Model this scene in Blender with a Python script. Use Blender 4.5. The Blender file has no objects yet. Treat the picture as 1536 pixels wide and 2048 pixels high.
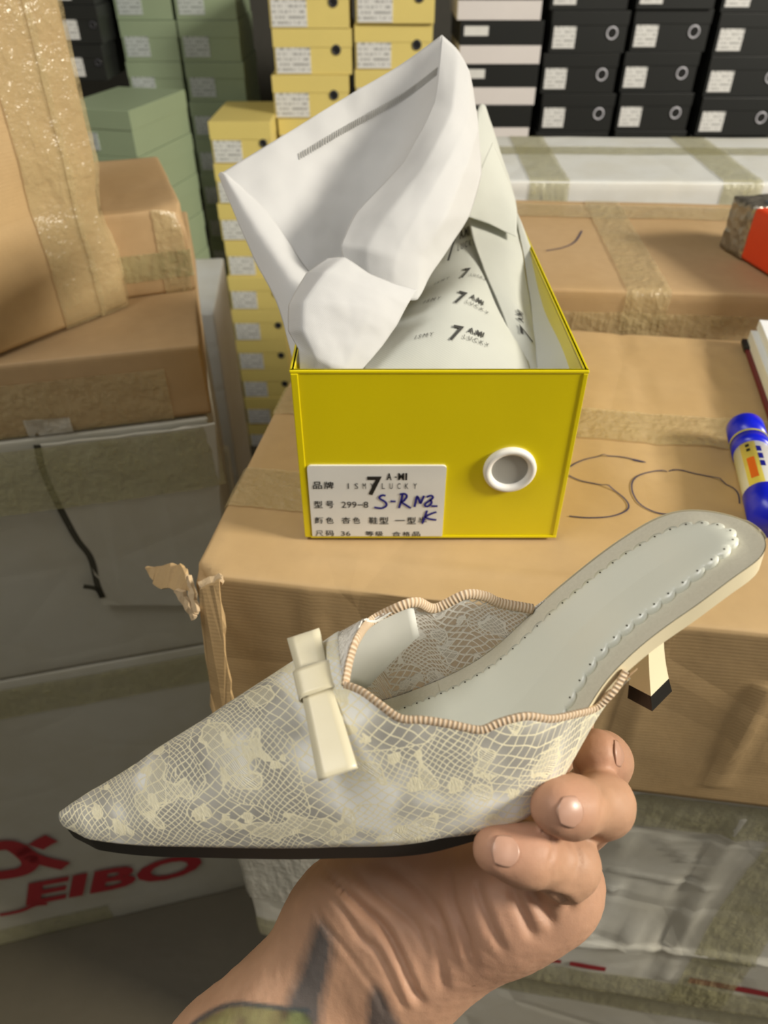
import bpy, bmesh, math, random
import numpy as np
from mathutils import Vector, Matrix, noise as mnoise
from mathutils.bvhtree import BVHTree
random.seed(5)
SC = bpy.context.scene
COL = SC.collection
PI = math.pi
# ------------------------------------------------------------------ camera
F, CX, CY = 1450.0, 768.0, 1024.0
PITCH = math.radians(39.0)
H = 1.5                                   # eye height over the floor
cam_d = bpy.data.cameras.new('camera'); cam = bpy.data.objects.new('camera', cam_d); COL.objects.link(cam)
cam.location = (0, 0, H); cam.rotation_euler = (PI/2 - PITCH, 0, 0)
cam_d.sensor_fit = 'VERTICAL'; cam_d.sensor_height = 36.0; cam_d.lens = F/2048*36.0
cam_d.clip_start = 0.02
cam_d.dof.use_dof = True; cam_d.dof.focus_distance = 0.33; cam_d.dof.aperture_fstop = 12.0
SC.camera = cam
# ------------------------------------------------------------------ light
SC.view_settings.view_transform = 'Standard'; SC.view_settings.look = 'None'
SC.view_settings.exposure = 0.10; SC.view_settings.gamma = 1.0
SC.view_settings.use_curve_mapping = False
W = bpy.data.worlds.new('daylight'); SC.world = W; W.use_nodes = True
W.node_tree.nodes['Background'].inputs[0].default_value = (1.0, 0.97, 0.9, 1)
W.node_tree.nodes['Background'].inputs[1].default_value = 0.065
def area(name, loc, target, size, energy, col):
    l = bpy.data.lights.new(name, 'AREA'); l.energy = energy; l.color = col
    l.shape = 'RECTANGLE'; l.size = size[0]; l.size_y = size[1]
    o = bpy.data.objects.new(name, l); COL.objects.link(o); o.location = loc
    o.rotation_euler = (Vector(target) - Vector(loc)).to_track_quat('-Z', 'Y').to_euler()
    return o
area('door_daylight', (3.6, -0.55, 3.15), (0.1, 0.6, 1.1), (0.9, 0.9), 262, (1.0, 0.93, 0.80))
area('overhead_fill', (-0.9, 0.0, 3.3), (0.0, 0.3, 1.1), (1.4, 0.6), 23, (1.0, 0.98, 0.94))  # added fill from overhead, brightens the insole and other upward faces
area('rear_fill', (1.2, -1.4, 2.6), (0.2, 1.2, 0.9), (1.2, 1.0), 5, (1.0, 0.97, 0.92))  # added weak fill from behind the camera, for the front faces
# ------------------------------------------------------------------ helpers
def wdir(px, py):
    r, u = (px-CX)/F, -(py-CY)/F
    return Vector((r, math.cos(PITCH)+u*math.sin(PITCH), -math.sin(PITCH)+u*math.cos(PITCH)))
EYE = Vector((0, 0, H))
def at_z(px, py, z): d = wdir(px, py); return EYE + d*((z-H)/d.z)
def at_y(px, py, y): d = wdir(px, py); return EYE + d*(y/d.y)
def at_d(px, py, dep): return EYE + wdir(px, py)*dep
def at_plane(px, py, p0, n): d = wdir(px, py); n = Vector(n); return EYE + d*((Vector(p0)-EYE).dot(n)/d.dot(n))
def tag(o, label=None, cat=None, group=None, kind=None):
    if label: o['label'] = label
    if cat: o['category'] = cat
    if group: o['group'] = group
    if kind: o['kind'] = kind
    return o
def empty(name, loc=(0, 0, 0), rz=0.0):
    o = bpy.data.objects.new(name, None); COL.objects.link(o); o.location = loc; o.rotation_euler = (0, 0, rz)
    o.empty_display_size = 0.05
    return o
def mobj(name, verts, faces, mat, parent=None, smooth=True, uvs=None, mats=None):
    me = bpy.data.meshes.new(name); me.from_pydata([tuple(v) for v in verts], [], [tuple(f) for f in faces])
    if mats:
        for m in mats: me.materials.append(m)
    elif mat: me.materials.append(mat)
    if smooth: me.polygons.foreach_set('use_smooth', [True]*len(me.polygons))
    if uvs is not None:
        ul = me.uv_layers.new(name='UVMap')
        li = np.zeros(len(me.loops), np.int32); me.loops.foreach_get('vertex_index', li)
        ul.data.foreach_set('uv', np.asarray(uvs, float)[li].ravel())
    me.update()
    o = bpy.data.objects.new(name, me); COL.objects.link(o)
    if parent: o.parent = parent
    return o
class MB:
    def __init__(s): s.v = []; s.f = []
    def add(s, v, f):
        b = len(s.v); s.v += [tuple(x) for x in v]; s.f += [tuple(b+i for i in q) for q in f]; return s
    def box(s, lo, hi, bev=0.0):
        bm = bmesh.new(); bmesh.ops.create_cube(bm, size=1)
        for v in bm.verts:
            v.co = Vector(((lo[i]+hi[i])/2 + v.co[i]*(hi[i]-lo[i])) for i in range(3))
        if bev: bmesh.ops.bevel(bm, geom=bm.edges[:], offset=bev, segments=2, affect='EDGES', profile=0.5)
        return s.bm(bm)
    def bm(s, bm):
        bm.verts.index_update(); s.add([v.co.copy() for v in bm.verts], [[v.index for v in f.verts] for f in bm.faces]); bm.free(); return s
    def xf(s, M): s.v = [tuple(M @ Vector(v)) for v in s.v]; return s
    def grid(s, fn, nu, nv, closed_u=False):
        P = [fn(i/(nu if closed_u else nu-1), j/(nv-1)) for i in range(nu) for j in range(nv)]
        f = []
        for i in range(nu if closed_u else nu-1):
            for j in range(nv-1):
                a = i*nv+j; b = ((i+1) % nu)*nv+j
                f.append((a, b, b+1, a+1))
        return s.add(P, f)
    def tube(s, pts, r, n=8, cap=True):
        pts = [Vector(p) for p in pts]; rr = r if isinstance(r, (list, tuple)) else [r]*len(pts)
        V = []; prev = None
        for i, p in enumerate(pts):
            t = (pts[min(i+1, len(pts)-1)] - pts[max(i-1, 0)]).normalized()
            a = prev if prev is not None else (Vector((0, 0, 1)) if abs(t.z) < .9 else Vector((1, 0, 0)))
            x = (a - t*a.dot(t)).normalized(); y = t.cross(x); prev = x
            for k in range(n):
                th = 2*PI*k/n; V.append(p + (x*math.cos(th)+y*math.sin(th))*rr[i])
        f = [(i*n+k, i*n+(k+1) % n, (i+1)*n+(k+1) % n, (i+1)*n+k) for i in range(len(pts)-1) for k in range(n)]
        if cap: f += [tuple(range(n-1, -1, -1)), tuple((len(pts)-1)*n+k for k in range(n))]
        return s.add(V, f)
    def ribbon(s, pts, w, nrm):
        pts = [Vector(p) for p in pts]; nrm = Vector(nrm); V = []
        for i, p in enumerate(pts):
            t = (pts[min(i+1, len(pts)-1)] - pts[max(i-1, 0)]).normalized(); c = t.cross(nrm).normalized()*w/2
            V += [p-c, p+c]
        return s.add(V, [(2*i, 2*i+1, 2*i+3, 2*i+2) for i in range(len(pts)-1)])
    def build(s, name, mat, parent=None, smooth=False): return mobj(name, s.v, s.f, mat, parent, smooth)
def weld(o, d=1e-5):
    bm = bmesh.new(); bm.from_mesh(o.data); bmesh.ops.remove_doubles(bm, verts=bm.verts, dist=d)
    bmesh.ops.recalc_face_normals(bm, faces=bm.faces); bm.to_mesh(o.data); bm.free(); return o
def solidify(o, t, off=0.0):
    m = o.modifiers.new('thickness', 'SOLIDIFY'); m.thickness = t; m.offset = off; return o
def copy_tree(o, parent=None):
    c = o.copy(); COL.objects.link(c)
    if parent: c.parent = parent
    for ch in list(o.children): copy_tree(ch, c)
    return c
def spl(pts, n):
    """Catmull-Rom through points, n samples"""
    P = [Vector(p) for p in pts]; out = []
    for k in range(n):
        t = k/(n-1)*(len(P)-1); i = min(int(t), len(P)-2); t -= i
        a, b, c, d = P[max(i-1, 0)], P[i], P[i+1], P[min(i+2, len(P)-1)]
        out.append(0.5*((2*b) + (c-a)*t + (2*a-5*b+4*c-d)*t*t + (3*b-a-3*c+d)*t**3))
    return out
def text_geo(body, size=1.0, bold=0.0, align='LEFT', shear=0.0, spacing=1.0):
    cu = bpy.data.curves.new('t', 'FONT'); cu.body = body; cu.size = size; cu.align_x = align; cu.offset = bold
    cu.shear = shear; cu.space_character = spacing; cu.resolution_u = 3
    o = bpy.data.objects.new('t', cu); COL.objects.link(o)
    dg = bpy.context.evaluated_depsgraph_get(); me = o.evaluated_get(dg).to_mesh()
    v = [x.co.copy() for x in me.vertices]; f = [tuple(p.vertices) for p in me.polygons]
    o.evaluated_get(dg).to_mesh_clear(); bpy.data.objects.remove(o); bpy.data.curves.remove(cu)
    return v, f
def fbm(p, s, o=3): return mnoise.fractal(Vector(p)*s, 1.0, 2.0, o)
# ------------------------------------------------------------------ materials
class NT:
    def __init__(s, name):
        s.m = bpy.data.materials.new(name); s.m.use_nodes = True; s.t = s.m.node_tree
        s.b = s.t.nodes['Principled BSDF']; s.out = s.t.nodes['Material Output']
    def n(s, ty, **kw):
        x = s.t.nodes.new(ty)
        for k, v in kw.items(): setattr(x, k, v)
        return x
    def l(s, a, b): s.t.links.new(a, b)
    def put(s, inp, v):
        if hasattr(v, 'links') or isinstance(v, bpy.types.NodeSocket): s.l(v, inp)
        else: inp.default_value = v
    def math(s, op, a, b=None, c=None):
        x = s.n('ShaderNodeMath', operation=op); s.put(x.inputs[0], a)
        if b is not None: s.put(x.inputs[1], b)
        if c is not None: s.put(x.inputs[2], c)
        return x.outputs[0]
    def mix(s, fac, a, b):
        x = s.n('ShaderNodeMix', data_type='RGBA'); s.put(x.inputs[0], fac); s.put(x.inputs[6], a); s.put(x.inputs[7], b); return x.outputs[2]
    def coord(s, k='Object'): return s.n('ShaderNodeTexCoord').outputs[k]
    def mapping(s, vec, sc=(1, 1, 1), loc=(0, 0, 0), rot=(0, 0, 0)):
        x = s.n('ShaderNodeMapping'); s.l(vec, x.inputs[0]); x.inputs['Scale'].default_value = sc; x.inputs['Location'].default_value = loc; x.inputs['Rotation'].default_value = rot
        return x.outputs[0]
    def noise(s, vec, sc, det=3, rough=.5, out=0):
        x = s.n('ShaderNodeTexNoise'); s.l(vec, x.inputs['Vector']); x.inputs['Scale'].default_value = sc; x.inputs['Detail'].default_value = det; x.inputs['Roughness'].default_value = rough
        return x.outputs[out]
    def ramp(s, fac, stops):
        x = s.n('ShaderNodeValToRGB'); s.l(fac, x.inputs[0]); e = x.color_ramp.elements
        while len(e) < len(stops): e.new(.5)
        for q, (p, c) in zip(e, stops): q.position = p; q.color = c if len(c) == 4 else (*c, 1)
        return x.outputs[0]
    def bump(s, h, strength=.3, dist=.001, nrm=None):
        x = s.n('ShaderNodeBump'); s.l(h, x.inputs['Height']); x.inputs['Strength'].default_value = strength; x.inputs['Distance'].default_value = dist
        if nrm is not None: s.l(nrm, x.inputs['Normal'])
        s.l(x.outputs[0], s.b.inputs['Normal']); return x.outputs[0]
    def set(s, **kw):
        for k, v in kw.items():
            k = k.replace('_', ' '); s.put(s.b.inputs[k], v)
        return s
def c4(c): return (*c, 1) if len(c) == 3 else c
def sr(r, g, b):
    f = lambda x: (x/255/12.92) if x/255 <= .04045 else ((x/255+.055)/1.055)**2.4
    return (f(r), f(g), f(b), 1)
def plain(name, col, rough=.6, bump=0, bs=200, **kw):
    q = NT(name); v = q.coord()
    nz = q.noise(v, 35, 3)
    q.set(Base_Color=q.mix(nz, c4([x*.9 for x in col[:3]]), c4([min(1, x*1.08) for x in col[:3]])), Roughness=rough, **kw)
    if bump: q.bump(q.noise(v, bs, 3), bump, .0006)
    return q.m
def cardboard(name, col, dark=.72, wr=.5, rough=.62, spec=.35, seed=0.0, corr=(0, 0, 1), corr_n=1900):
    q = NT(name); v = q.mapping(q.coord(), loc=(seed, seed*1.7, seed*.3))
    big = q.noise(v, 6, 4, .6); fine = q.noise(v, 70, 3)
    c = q.mix(q.math('MULTIPLY', fine, .5), c4(col[:3]), c4([x*dark for x in col[:3]]))
    st = q.ramp(big, [(.42, (0, 0, 0)), (.62, (1, 1, 1))])
    c = q.mix(q.math('MULTIPLY', st, .45), c, c4([col[0]*.82, col[1]*.78, col[2]*.68]))
    # long straight creases and corrugation
    cr = q.n('ShaderNodeTexVoronoi', feature='DISTANCE_TO_EDGE'); q.l(q.mapping(v, (7, 4.5, 9)), cr.inputs['Vector']); cr.inputs['Scale'].default_value = 1.0
    crease = q.math('SMOOTH_MIN', q.math('MULTIPLY', cr.outputs[0], 9.0), 1.0, .3)
    ax = q.n('ShaderNodeVectorMath', operation='DOT_PRODUCT'); q.l(v, ax.inputs[0]); ax.inputs[1].default_value = corr
    wav = q.math('SINE', q.math('MULTIPLY', ax.outputs['Value'], float(corr_n)))
    h = q.math('ADD', q.math('MULTIPLY', crease, wr), q.math('ADD', q.math('MULTIPLY', q.noise(v, 40, 4, .6), .35), q.math('MULTIPLY', wav, .02)))
    q.set(Base_Color=c, Roughness=rough); q.b.inputs['Specular IOR Level'].default_value = spec
    q.bump(h, .4, .003)
    return q.m
def tape_mat(name, col=(.62, .5, .27), alpha=.42, rough=.24):
    q = NT(name); v = q.coord()
    n1 = q.noise(q.mapping(v, (1, 1, 1)), 38, 4, .65)
    q.set(Base_Color=c4(col), Roughness=rough, Alpha=q.math('ADD', q.math('MULTIPLY', n1, .35), alpha-.15))
    q.b.inputs['Specular IOR Level'].default_value = .95
    q.bump(q.math('ADD', n1, q.math('MULTIPLY', q.noise(q.mapping(v, (1, 1, .25)), 140, 3), .5)), .8, .007)
    return q.m
M = {}
M['brown'] = cardboard('brown_cardboard', sr(196, 166, 122), seed=1)
M['brown2'] = cardboard('tan_cardboard', sr(192, 162, 122), seed=4, wr=.2)
M['white_carton'] = cardboard('white_cardboard', sr(222, 220, 210), dark=.92, seed=7, rough=.4, wr=.7)
M['grey_carton'] = cardboard('grey_white_cardboard', sr(186, 184, 172), dark=.9, seed=9, rough=.55, wr=.25)
M['bright_carton'] = cardboard('bright_white_cardboard', sr(222, 224, 222), dark=.92, seed=3, rough=.4)
M['tape'] = tape_mat('packing_tape'); M['tape2'] = tape_mat('yellowed_tape', (.46, .43, .22), .45, .22)
M['silver_tape'] = tape_mat('clear_shiny_tape', (.66, .64, .56), .6, .1)
M['torn'] = plain('torn_cardboard_edge', sr(196, 172, 138), .85, .6, 500)
M['ink_blue'] = plain('ballpoint_ink', sr(38, 48, 92), .5)
M['marker_blue'] = plain('marker_ink', sr(14, 18, 128), .45)
M['black_ink'] = plain('black_print', sr(22, 22, 22), .6)
M['grey_ink'] = plain('grey_print', sr(62, 62, 60), .6)
M['red_print'] = plain('red_print', sr(158, 34, 44), .6)
M['label'] = plain('label_paper', sr(226, 226, 222), .42)
# ================================================================== the setting
q = NT('concrete_floor'); v = q.coord()
q.set(Base_Color=q.mix(q.noise(v, 5, 5, .6), sr(62, 56, 42), sr(86, 78, 60)), Roughness=.55); q.bump(q.noise(v, 60, 4), .2, .003)
tag(MB().box((-4, -1.5, -.1), (4.5, 4.2, 0)).build('floor', q.m), kind='structure')
tag(MB().box((-4, 3.35, 0), (4.5, 3.45, 3.4)).build('wall_back', plain('dark_plaster', sr(70, 68, 62), .8, .2, 30)), kind='structure')
tag(MB().box((-1.75, -1.5, 0), (-1.65, 3.35, 3.4)).build('wall_left', plain('grey_plaster', sr(150, 146, 134), .8, .2, 30)), kind='structure')
tag(MB().box((-4, -1.5, 3.4), (4.5, 4.2, 3.5)).build('ceiling', plain('ceiling_paint', sr(170, 168, 160), .8)), kind='structure')
# ================================================================== cartons
def carton_body(w, d, h, amp=.004, r=.004, n=16, seed=0, dents=(), folds=()):
    """crumpled closed carton, x 0..w, y 0..d, z 0..h"""
    L = (w, d, h); mb = MB()
    def pt(p):
        c = [min(max(p[i], r), L[i]-r) for i in range(3)]; dv = Vector([p[i]-c[i] for i in range(3)])
        ln = dv.length; nn = dv/ln if ln > 1e-9 else Vector((0, 0, 0)); P = Vector(c)+nn*r
        a = amp*fbm((p[0]+seed*3.1, p[1]+seed, p[2]), 7, 3)
        ew = min(1, 4*min(max(min(p[i], L[i]-p[i]), 0)/L[i] + (0 if i != 2 else 0) for i in range(3) if abs(nn[i]) < .9) if any(abs(nn[i]) < .9 for i in range(3)) else 1)
        P += nn*a*(.5+.5*ew)
        P += Vector((fbm((p[0], p[1]+9, p[2]+seed), 22, 2), fbm((p[0]+5, p[1], p[2]+seed), 22, 2), fbm((p[0], p[1], p[2]+7+seed), 22, 2)))*amp*.22
        if p[2] < r: P.z = 0
        for (fa, fb, fw, fd) in folds:
            A_ = Vector(fa); B_ = Vector(fb)-A_; q_ = Vector(p)-A_; tt = min(max(q_.dot(B_)/B_.length_squared, 0), 1); dd_ = (q_-B_*tt).length
            if dd_ < 3*fw: P += nn*(fd*math.exp(-(dd_/fw)**2))
        for (dc, dr, dd) in dents:
            k = max(0, 1-(Vector(p)-Vector(dc)).length/dr); P += Vector(dd)*(k*k*(3-2*k))
        return P
    ks = [[0, .3*r/L[i], r/L[i]]+[r/L[i]+(1-2*r/L[i])*k/n for k in range(1, n)]+[1-r/L[i], 1-.3*r/L[i], 1] for i in range(3)]
    for ax in range(3):
        a, b = [i for i in range(3) if i != ax]
        for side in (0, 1):
            def fn(u, v, ax=ax, a=a, b=b, side=side):
                p = [0, 0, 0]; p[ax] = side*L[ax]; p[a] = ks[a][round(u*(len(ks[a])-1))]*L[a]; p[b] = ks[b][round(v*(len(ks[b])-1))]*L[b]; return pt(p)
            mb.grid(fn, len(ks[a]), len(ks[b]))
    return mb, pt
def carton(label, origin, yaw, w, d, h, mat, amp=.004, n=16, seed=0, dents=(), name='shipping_carton', group=None, folds=()):
    """origin: the front-left bottom corner; x runs along the front"""
    root = empty(name, origin, yaw); tag(root, label, 'carton', group)
    mb, pt = carton_body(w, d, h, amp, .004, n, seed, dents, folds)
    b = weld(mb.build('body', mat, root, True)); b['pt'] = 0; del b['pt']
    return root, pt
def strip(root, pt, path, width, mat, name='tape', lift=.0012, n=26, wr=.0012):
    """tape laid over carton surface points: path = polyline of nominal surface points (may turn over an edge), across = other axis"""
    P = [Vector(p) for p in path]; seg = [(P[i+1]-P[i]).length for i in range(len(P)-1)]; tot = sum(seg)
    def pos(t):
        s = t*tot
        for i, L in enumerate(seg):
            if s <= L+1e-9 or i == len(seg)-1: return P[i].lerp(P[i+1], s/L if L else 0), i
            s -= L
    return P, pos
def tape(root, pt, path, across, mat, name='tape', lift=.0015, n=30, m=7, rough_edge=.001, L=None):
    P, pos = strip(root, pt, path, 0, mat); A = Vector(across); mb = MB(); c = Vector([x/2 for x in L])
    def fn(u, v):
        p, i = pos(u); p = p + A*(v-.5) + A.normalized()*rough_edge*fbm((u*9, v, 1), 3)
        p = Vector([min(max(p[k], 0), L[k]) for k in range(3)]); q = pt(list(p))
        o = (q-c); nn = Vector([0, 0, 0])
        for k in range(3):
            if p[k] <= 1e-6: nn[k] = -1
            if p[k] >= L[k]-1e-6: nn[k] = 1
        if nn.length > 0: nn.normalize()
        return q + nn*(lift + abs(fbm((p.x, p.y, p.z), 60, 2))*.0015)
    mb.grid(fn, n, m); return mb.build(name, mat, root, True)

YAW1 = math.radians(-8.5)
C1z = H-.344                                   # top of the brown carton under the shoe box
c1 = Vector((-.132, .358, C1z-.194))
W1, D1, H1 = .80, .43, .194
dents1 = [((0, 0, H1), .014, (.006, .004, -.007)), ((.45, 0, .1), .2, (0, .004, 0))]
_m1 = Matrix.Translation(c1) @ Matrix.Rotation(YAW1, 4, 'Z'); _i1 = _m1.inverted()
def F1(px, py): p = _i1 @ at_plane(px, py, c1, _n1); return (p.x, 0, p.z)
def T1(px, py): p = _i1 @ at_z(px, py, C1z); return (p.x, p.y, H1)
_n1 = (math.sin(YAW1), -math.cos(YAW1), 0)
FOLD1 = [(T1(*a), T1(*b), w_, d_) for a, b, w_, d_ in [((1225, 640), (1300, 800), .004, -.0025), ((1300, 800), (1340, 960), .003, -.002), ((1190, 800), (1218, 1000), .003, .002), ((640, 1115), (1300, 1175), .004, .002), ((1420, 700), (1450, 980), .004, -.0025), ((1395, 850), (1460, 1010), .003, .002)]]
FOLD1 += [(F1(*a), F1(*b), w_, d_) for a, b, w_, d_ in [((1335, 1262), (1225, 1560), .0035, .003), ((1300, 1262), (1200, 1540), .004, -.003), ((1530, 1380), (1440, 1575), .0035, .004), ((610, 1175), (645, 1330), .003, .002), ((760, 1185), (1060, 1212), .003, .0025), ((1100, 1300), (1060, 1560), .004, -.002)]]
root1, pt1 = carton('brown cardboard carton with crushed front corner under the open yellow shoe box', c1, YAW1, W1, D1, H1, M['brown'], .0012, 90, 2, dents1, folds=FOLD1)
L1 = (W1, D1, H1)
def loc1(px, py):                                # pixel -> point of that carton's top, in its own frame
    return root1.matrix_basis.inverted() @ at_z(px, py, C1z)
tape(root1, pt1, [(.0, .235, H1), (W1, .235, H1)], (0, .05, 0), M['tape'], L=L1, n=60)
tape(root1, pt1, [(.55, 0, .12), (.55, 0, H1), (.55, D1, H1)], (.05, 0, 0), M['tape'], L=L1, n=60)
tape(root1, pt1, [(.0, .1, .08), (0, .1, H1), (.06, .1, H1)], (0, .05, 0), M['tape'], L=L1, n=40)
# torn corner: folded-out flap, ragged layers
def torn(name, pts, mat, parent, th=.003, seed=0, edge=.002):
    P = [Vector(p) for p in pts]; out = []
    for i in range(len(P)):
        a, b = P[i], P[(i+1) % len(P)]
        for k in range(6):
            p = a.lerp(b, k/6)
            out.append(p + Vector((fbm((p.x+seed, p.y, p.z), 220, 2), fbm((p.x, p.y+seed, p.z+3), 220, 2), fbm((p.x, p.y+7, p.z+seed), 220, 2)))*edge)
    bm = bmesh.new(); vs = [bm.verts.new(p) for p in out]; fc = bm.faces.new(vs)
    bmesh.ops.triangulate(bm, faces=[fc]); me = bpy.data.meshes.new(name); bm.to_mesh(me); bm.free(); me.materials.append(mat)
    o = bpy.data.objects.new(name, me); COL.objects.link(o); o.parent = parent; solidify(o, th); return o
inv1 = root1.matrix_basis.inverted()
def C1(px, py, dep): return inv1 @ at_d(px, py, dep)
torn('corner_flap', [C1(297, 1138, .515), C1(345, 1128, .50), C1(372, 1132, .492), C1(385, 1180, .478), C1(352, 1182, .492), C1(312, 1172, .51)], M['brown'], root1, .003, 1)
torn('torn_edge', [C1(352, 1182, .483), C1(366, 1180, .479), C1(392, 1230, .476), C1(384, 1238, .479)], M['torn'], root1, .003, 2, .0022)
torn('torn_edge', [C1(372, 1150, .482), C1(382, 1150, .48), C1(398, 1222, .474), C1(390, 1226, .476)], M['torn'], root1, .003, 3, .0022)
torn('torn_edge', [C1(400, 1165, .474), C1(440, 1148, .474), C1(446, 1166, .466), C1(404, 1182, .468)], M['torn'], root1, .003, 5, .0025)
torn('folded_panel', [C1(400, 1178, .468), C1(438, 1160, .462), C1(452, 1300, .494), C1(470, 1420, .525), C1(428, 1432, .532), C1(412, 1290, .50)], M['brown'], root1, .003, 4, .0012)
# pen writing on the carton top
for pts in ([(1118, 962), (1140, 934), (1180, 917), (1235, 914), (1290, 925), (1265, 921)], [(1130, 948), (1160, 962), (1215, 975), (1250, 1000), (1255, 1020), (1225, 1034), (1180, 1037), (1138, 1033)],
            [(1478, 1010), (1472, 985), (1440, 962), (1390, 950), (1350, 941), (1300, 945), (1270, 957), (1263, 978), (1275, 1005), (1300, 1022), (1330, 1030), (1380, 1032)],
            [(1092, 505), (1125, 497), (1150, 484), (1164, 462)]):
    z = C1z if pts[0][1] > 620 else H-.321
    rt, pf = (root1, pt1) if pts[0][1] > 620 else (None, None)
    if rt is None: continue
    S = spl([Vector((*loc1(*p).xy, 0)) for p in pts], 60)
    mb = MB(); mb.ribbon([Vector((p.x, p.y, pt1([p.x, p.y, H1]).z+.0008)) for p in S], .0011, (0, 0, 1)); mb.build('pen_writing', M['ink_blue'], root1)
# lower white carton under it, and the one on the floor
C2 = Vector((-.155, .372, C1z-.198-.44))
W2, D2, H2 = .86, .40, .44
_m2 = Matrix.Translation(C2) @ Matrix.Rotation(YAW1, 4, 'Z'); _n2 = (math.sin(YAW1), -math.cos(YAW1), 0)
def F2(px, py): p = _m2.inverted() @ at_plane(px, py, C2, _n2); return (p.x, 0, p.z)
FOLD2 = [(F2(*a), F2(*b), w_, d_) for a, b, w_, d_ in [((1490, 1640), (1330, 1960), .0035, .004), ((1455, 1640), (1300, 1960), .003, -.002), ((1270, 1560), (1225, 1790), .003, .003), ((1225, 1790), (1165, 1880), .003, .003),
    ((1075, 1880), (1536, 1935), .004, .005), ((1260, 1665), (1450, 1700), .0025, -.002), ((1330, 1690), (1400, 1755), .0025, .002), ((1230, 1758), (1420, 1800), .0025, .002), ((1295, 1790), (1255, 1900), .003, .003), ((1385, 1780), (1330, 1910), .003, -.003)]]
root2, pt2 = carton('creased white carton with clear tape directly under the brown carton', C2, YAW1, W2, D2, H2, M['white_carton'], .0022, 90, 5,
                    [((.5, 0, .25), .25, (0, .012, 0)), ((.25, 0, .3), .2, (0, .01, 0)), ((.0, 0, .3), .08, (.01, .008, 0))], folds=FOLD2)
L2 = (W2, D2, H2)
tape(root2, pt2, [(.0, 0, .40), (W2, 0, .40)], (0, 0, .055), M['tape2'], L=L2, n=70)
tape(root2, pt2, [(.52, 0, 0), (.52, 0, H2)], (.06, 0, 0), M['tape2'], L=L2, n=50)
tape(root2, pt2, [(.0, 0, .03), (W2, 0, .03)], (0, 0, .05), M['tape2'], L=L2, n=70)
tape(root2, pt2, [(0, .12, .22), (0, 0, .22), (.12, 0, .22)], (0, 0, .2), M['silver_tape'], L=L2, n=40, m=20, lift=.004)
for x0, x1, z0, z1 in ((.24, .36, .062, .070), (.37, .41, .060, .070), (.50, .70, .062, .074)):
    mb = MB(); mb.grid(lambda u, v: pt2([x0+(x1-x0)*u, 0, z0+(z1-z0)*v])+Vector((0, -.0012, 0)), 14, 3); mb.build('printed_stripe', M['red_print'], root2, True)
root3, pt3 = carton('white taped carton on the floor at the bottom of the right stack', (C2.x+.004, C2.y+.01, 0), YAW1, .85, .38, C2.z-.004, M['white_carton'], .002, 16, 8)
tape(root3, pt3, [(.0, 0, C2.z-.045), (.85, 0, C2.z-.045)], (0, 0, .05), M['tape2'], L=(.85, .38, C2.z-.004), n=50)
# the carton behind (slightly higher) and the bright white one behind that
yB = math.radians(-4.0)
cB = Vector((.0, .812, H-.321-.24))
WB, DB, HB = 1.0, .345, .24
rootB, ptB = carton('flat brown carton with tape, behind the open yellow shoe box', cB, yB, WB, DB, HB, M['brown2'], .0012, 24, 11)
LB = (WB, DB, HB)
tape(rootB, ptB, [(.0, 0, HB-.05), (.0001, 0, HB-.05), (WB, 0, HB-.05)], (0, 0, .05), M['tape'], L=LB, n=60)
tape(rootB, ptB, [(.30, 0, .05), (.30, 0, HB), (.30, DB, HB)], (.05, 0, 0), M['tape'], L=LB, n=60)
tape(rootB, ptB, [(.0, DB-.055, HB), (WB, DB-.055, HB)], (0, .06, 0), M['tape'], L=LB, n=60)
invB = rootB.matrix_basis.inverted()
S = spl([Vector((*(invB @ at_z(*p, H-.321)).xy, 0)) for p in [(1092, 503), (1125, 497), (1150, 484), (1164, 462)]], 20)
mb = MB(); mb.ribbon([Vector((p.x, p.y, ptB([p.x, p.y, HB]).z+.0008)) for p in S], .002, (0, 0, 1)); mb.build('pen_writing', M['ink_blue'], rootB)
cW = Vector((.12, 1.165, H-.30-.26)); WW, DW, HW = 1.2, .30, .26
rootW, ptW = carton('bright white carton with yellowed tape at the back, in front of the black boxes', cW, math.radians(-1.5), WW, DW, HW, M['bright_carton'], .0018, 24, 13)
LW = (WW, DW, HW)
tape(rootW, ptW, [(.0, DW*.62, HW), (WW, DW*.62, HW)], (0, .05, 0), M['tape2'], L=LW, n=60)
for x in (.13, .42, .66): tape(rootW, ptW, [(x, 0, .2), (x, 0, HW), (x, DW, HW)], (.06, 0, 0), M['tape2'], L=LW, n=40)
zB = H-.321-.24
carton('plain brown carton on the floor carrying the flat brown carton', (.0, .83, 0), yB, 1.0, .33, zB-.002, M['brown2'], .003, 10, 15)
carton('plain carton on the floor carrying the bright white carton', (.13, 1.175, 0), math.radians(-1.5), 1.15, .28, H-.30-.26-.002, M['brown2'], .003, 10, 16)
# ---------------------------------------------------------------- left stack
A0 = at_z(480, 1775, 0); A1 = at_z(0, 1890, 0); YL = math.atan2(A0.y-A1.y, A0.x-A1.x)
dL = Vector((math.cos(YL), math.sin(YL), 0)); nL = Vector((math.sin(YL), -math.cos(YL), 0))
def zl(px, py): return at_plane(px, py, A0, nL).z
def xl(px, py): return (at_plane(px, py, A0, nL)-A0).dot(dL)
zA = zl(380, 1290)-.006; rA = .108; WL = .95
oA = A0 + dL*(rA-WL)
rootA, ptA = carton('large white carton with red lettering on the floor at bottom left', (oA.x, oA.y, 0), YL, WL, .5, zA, M['grey_carton'], .0015, 20, 21)
LA = (WL, .5, zA)
tape(rootA, ptA, [(.0, 0, zA-.045), (WL, 0, zA-.045)], (0, 0, .06), M['tape2'], L=LA, n=50)
tape(rootA, ptA, [(.1, 0, .03), (.6, 0, .03)], (0, 0, .06), M['tape2'], L=LA, n=30)
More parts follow.
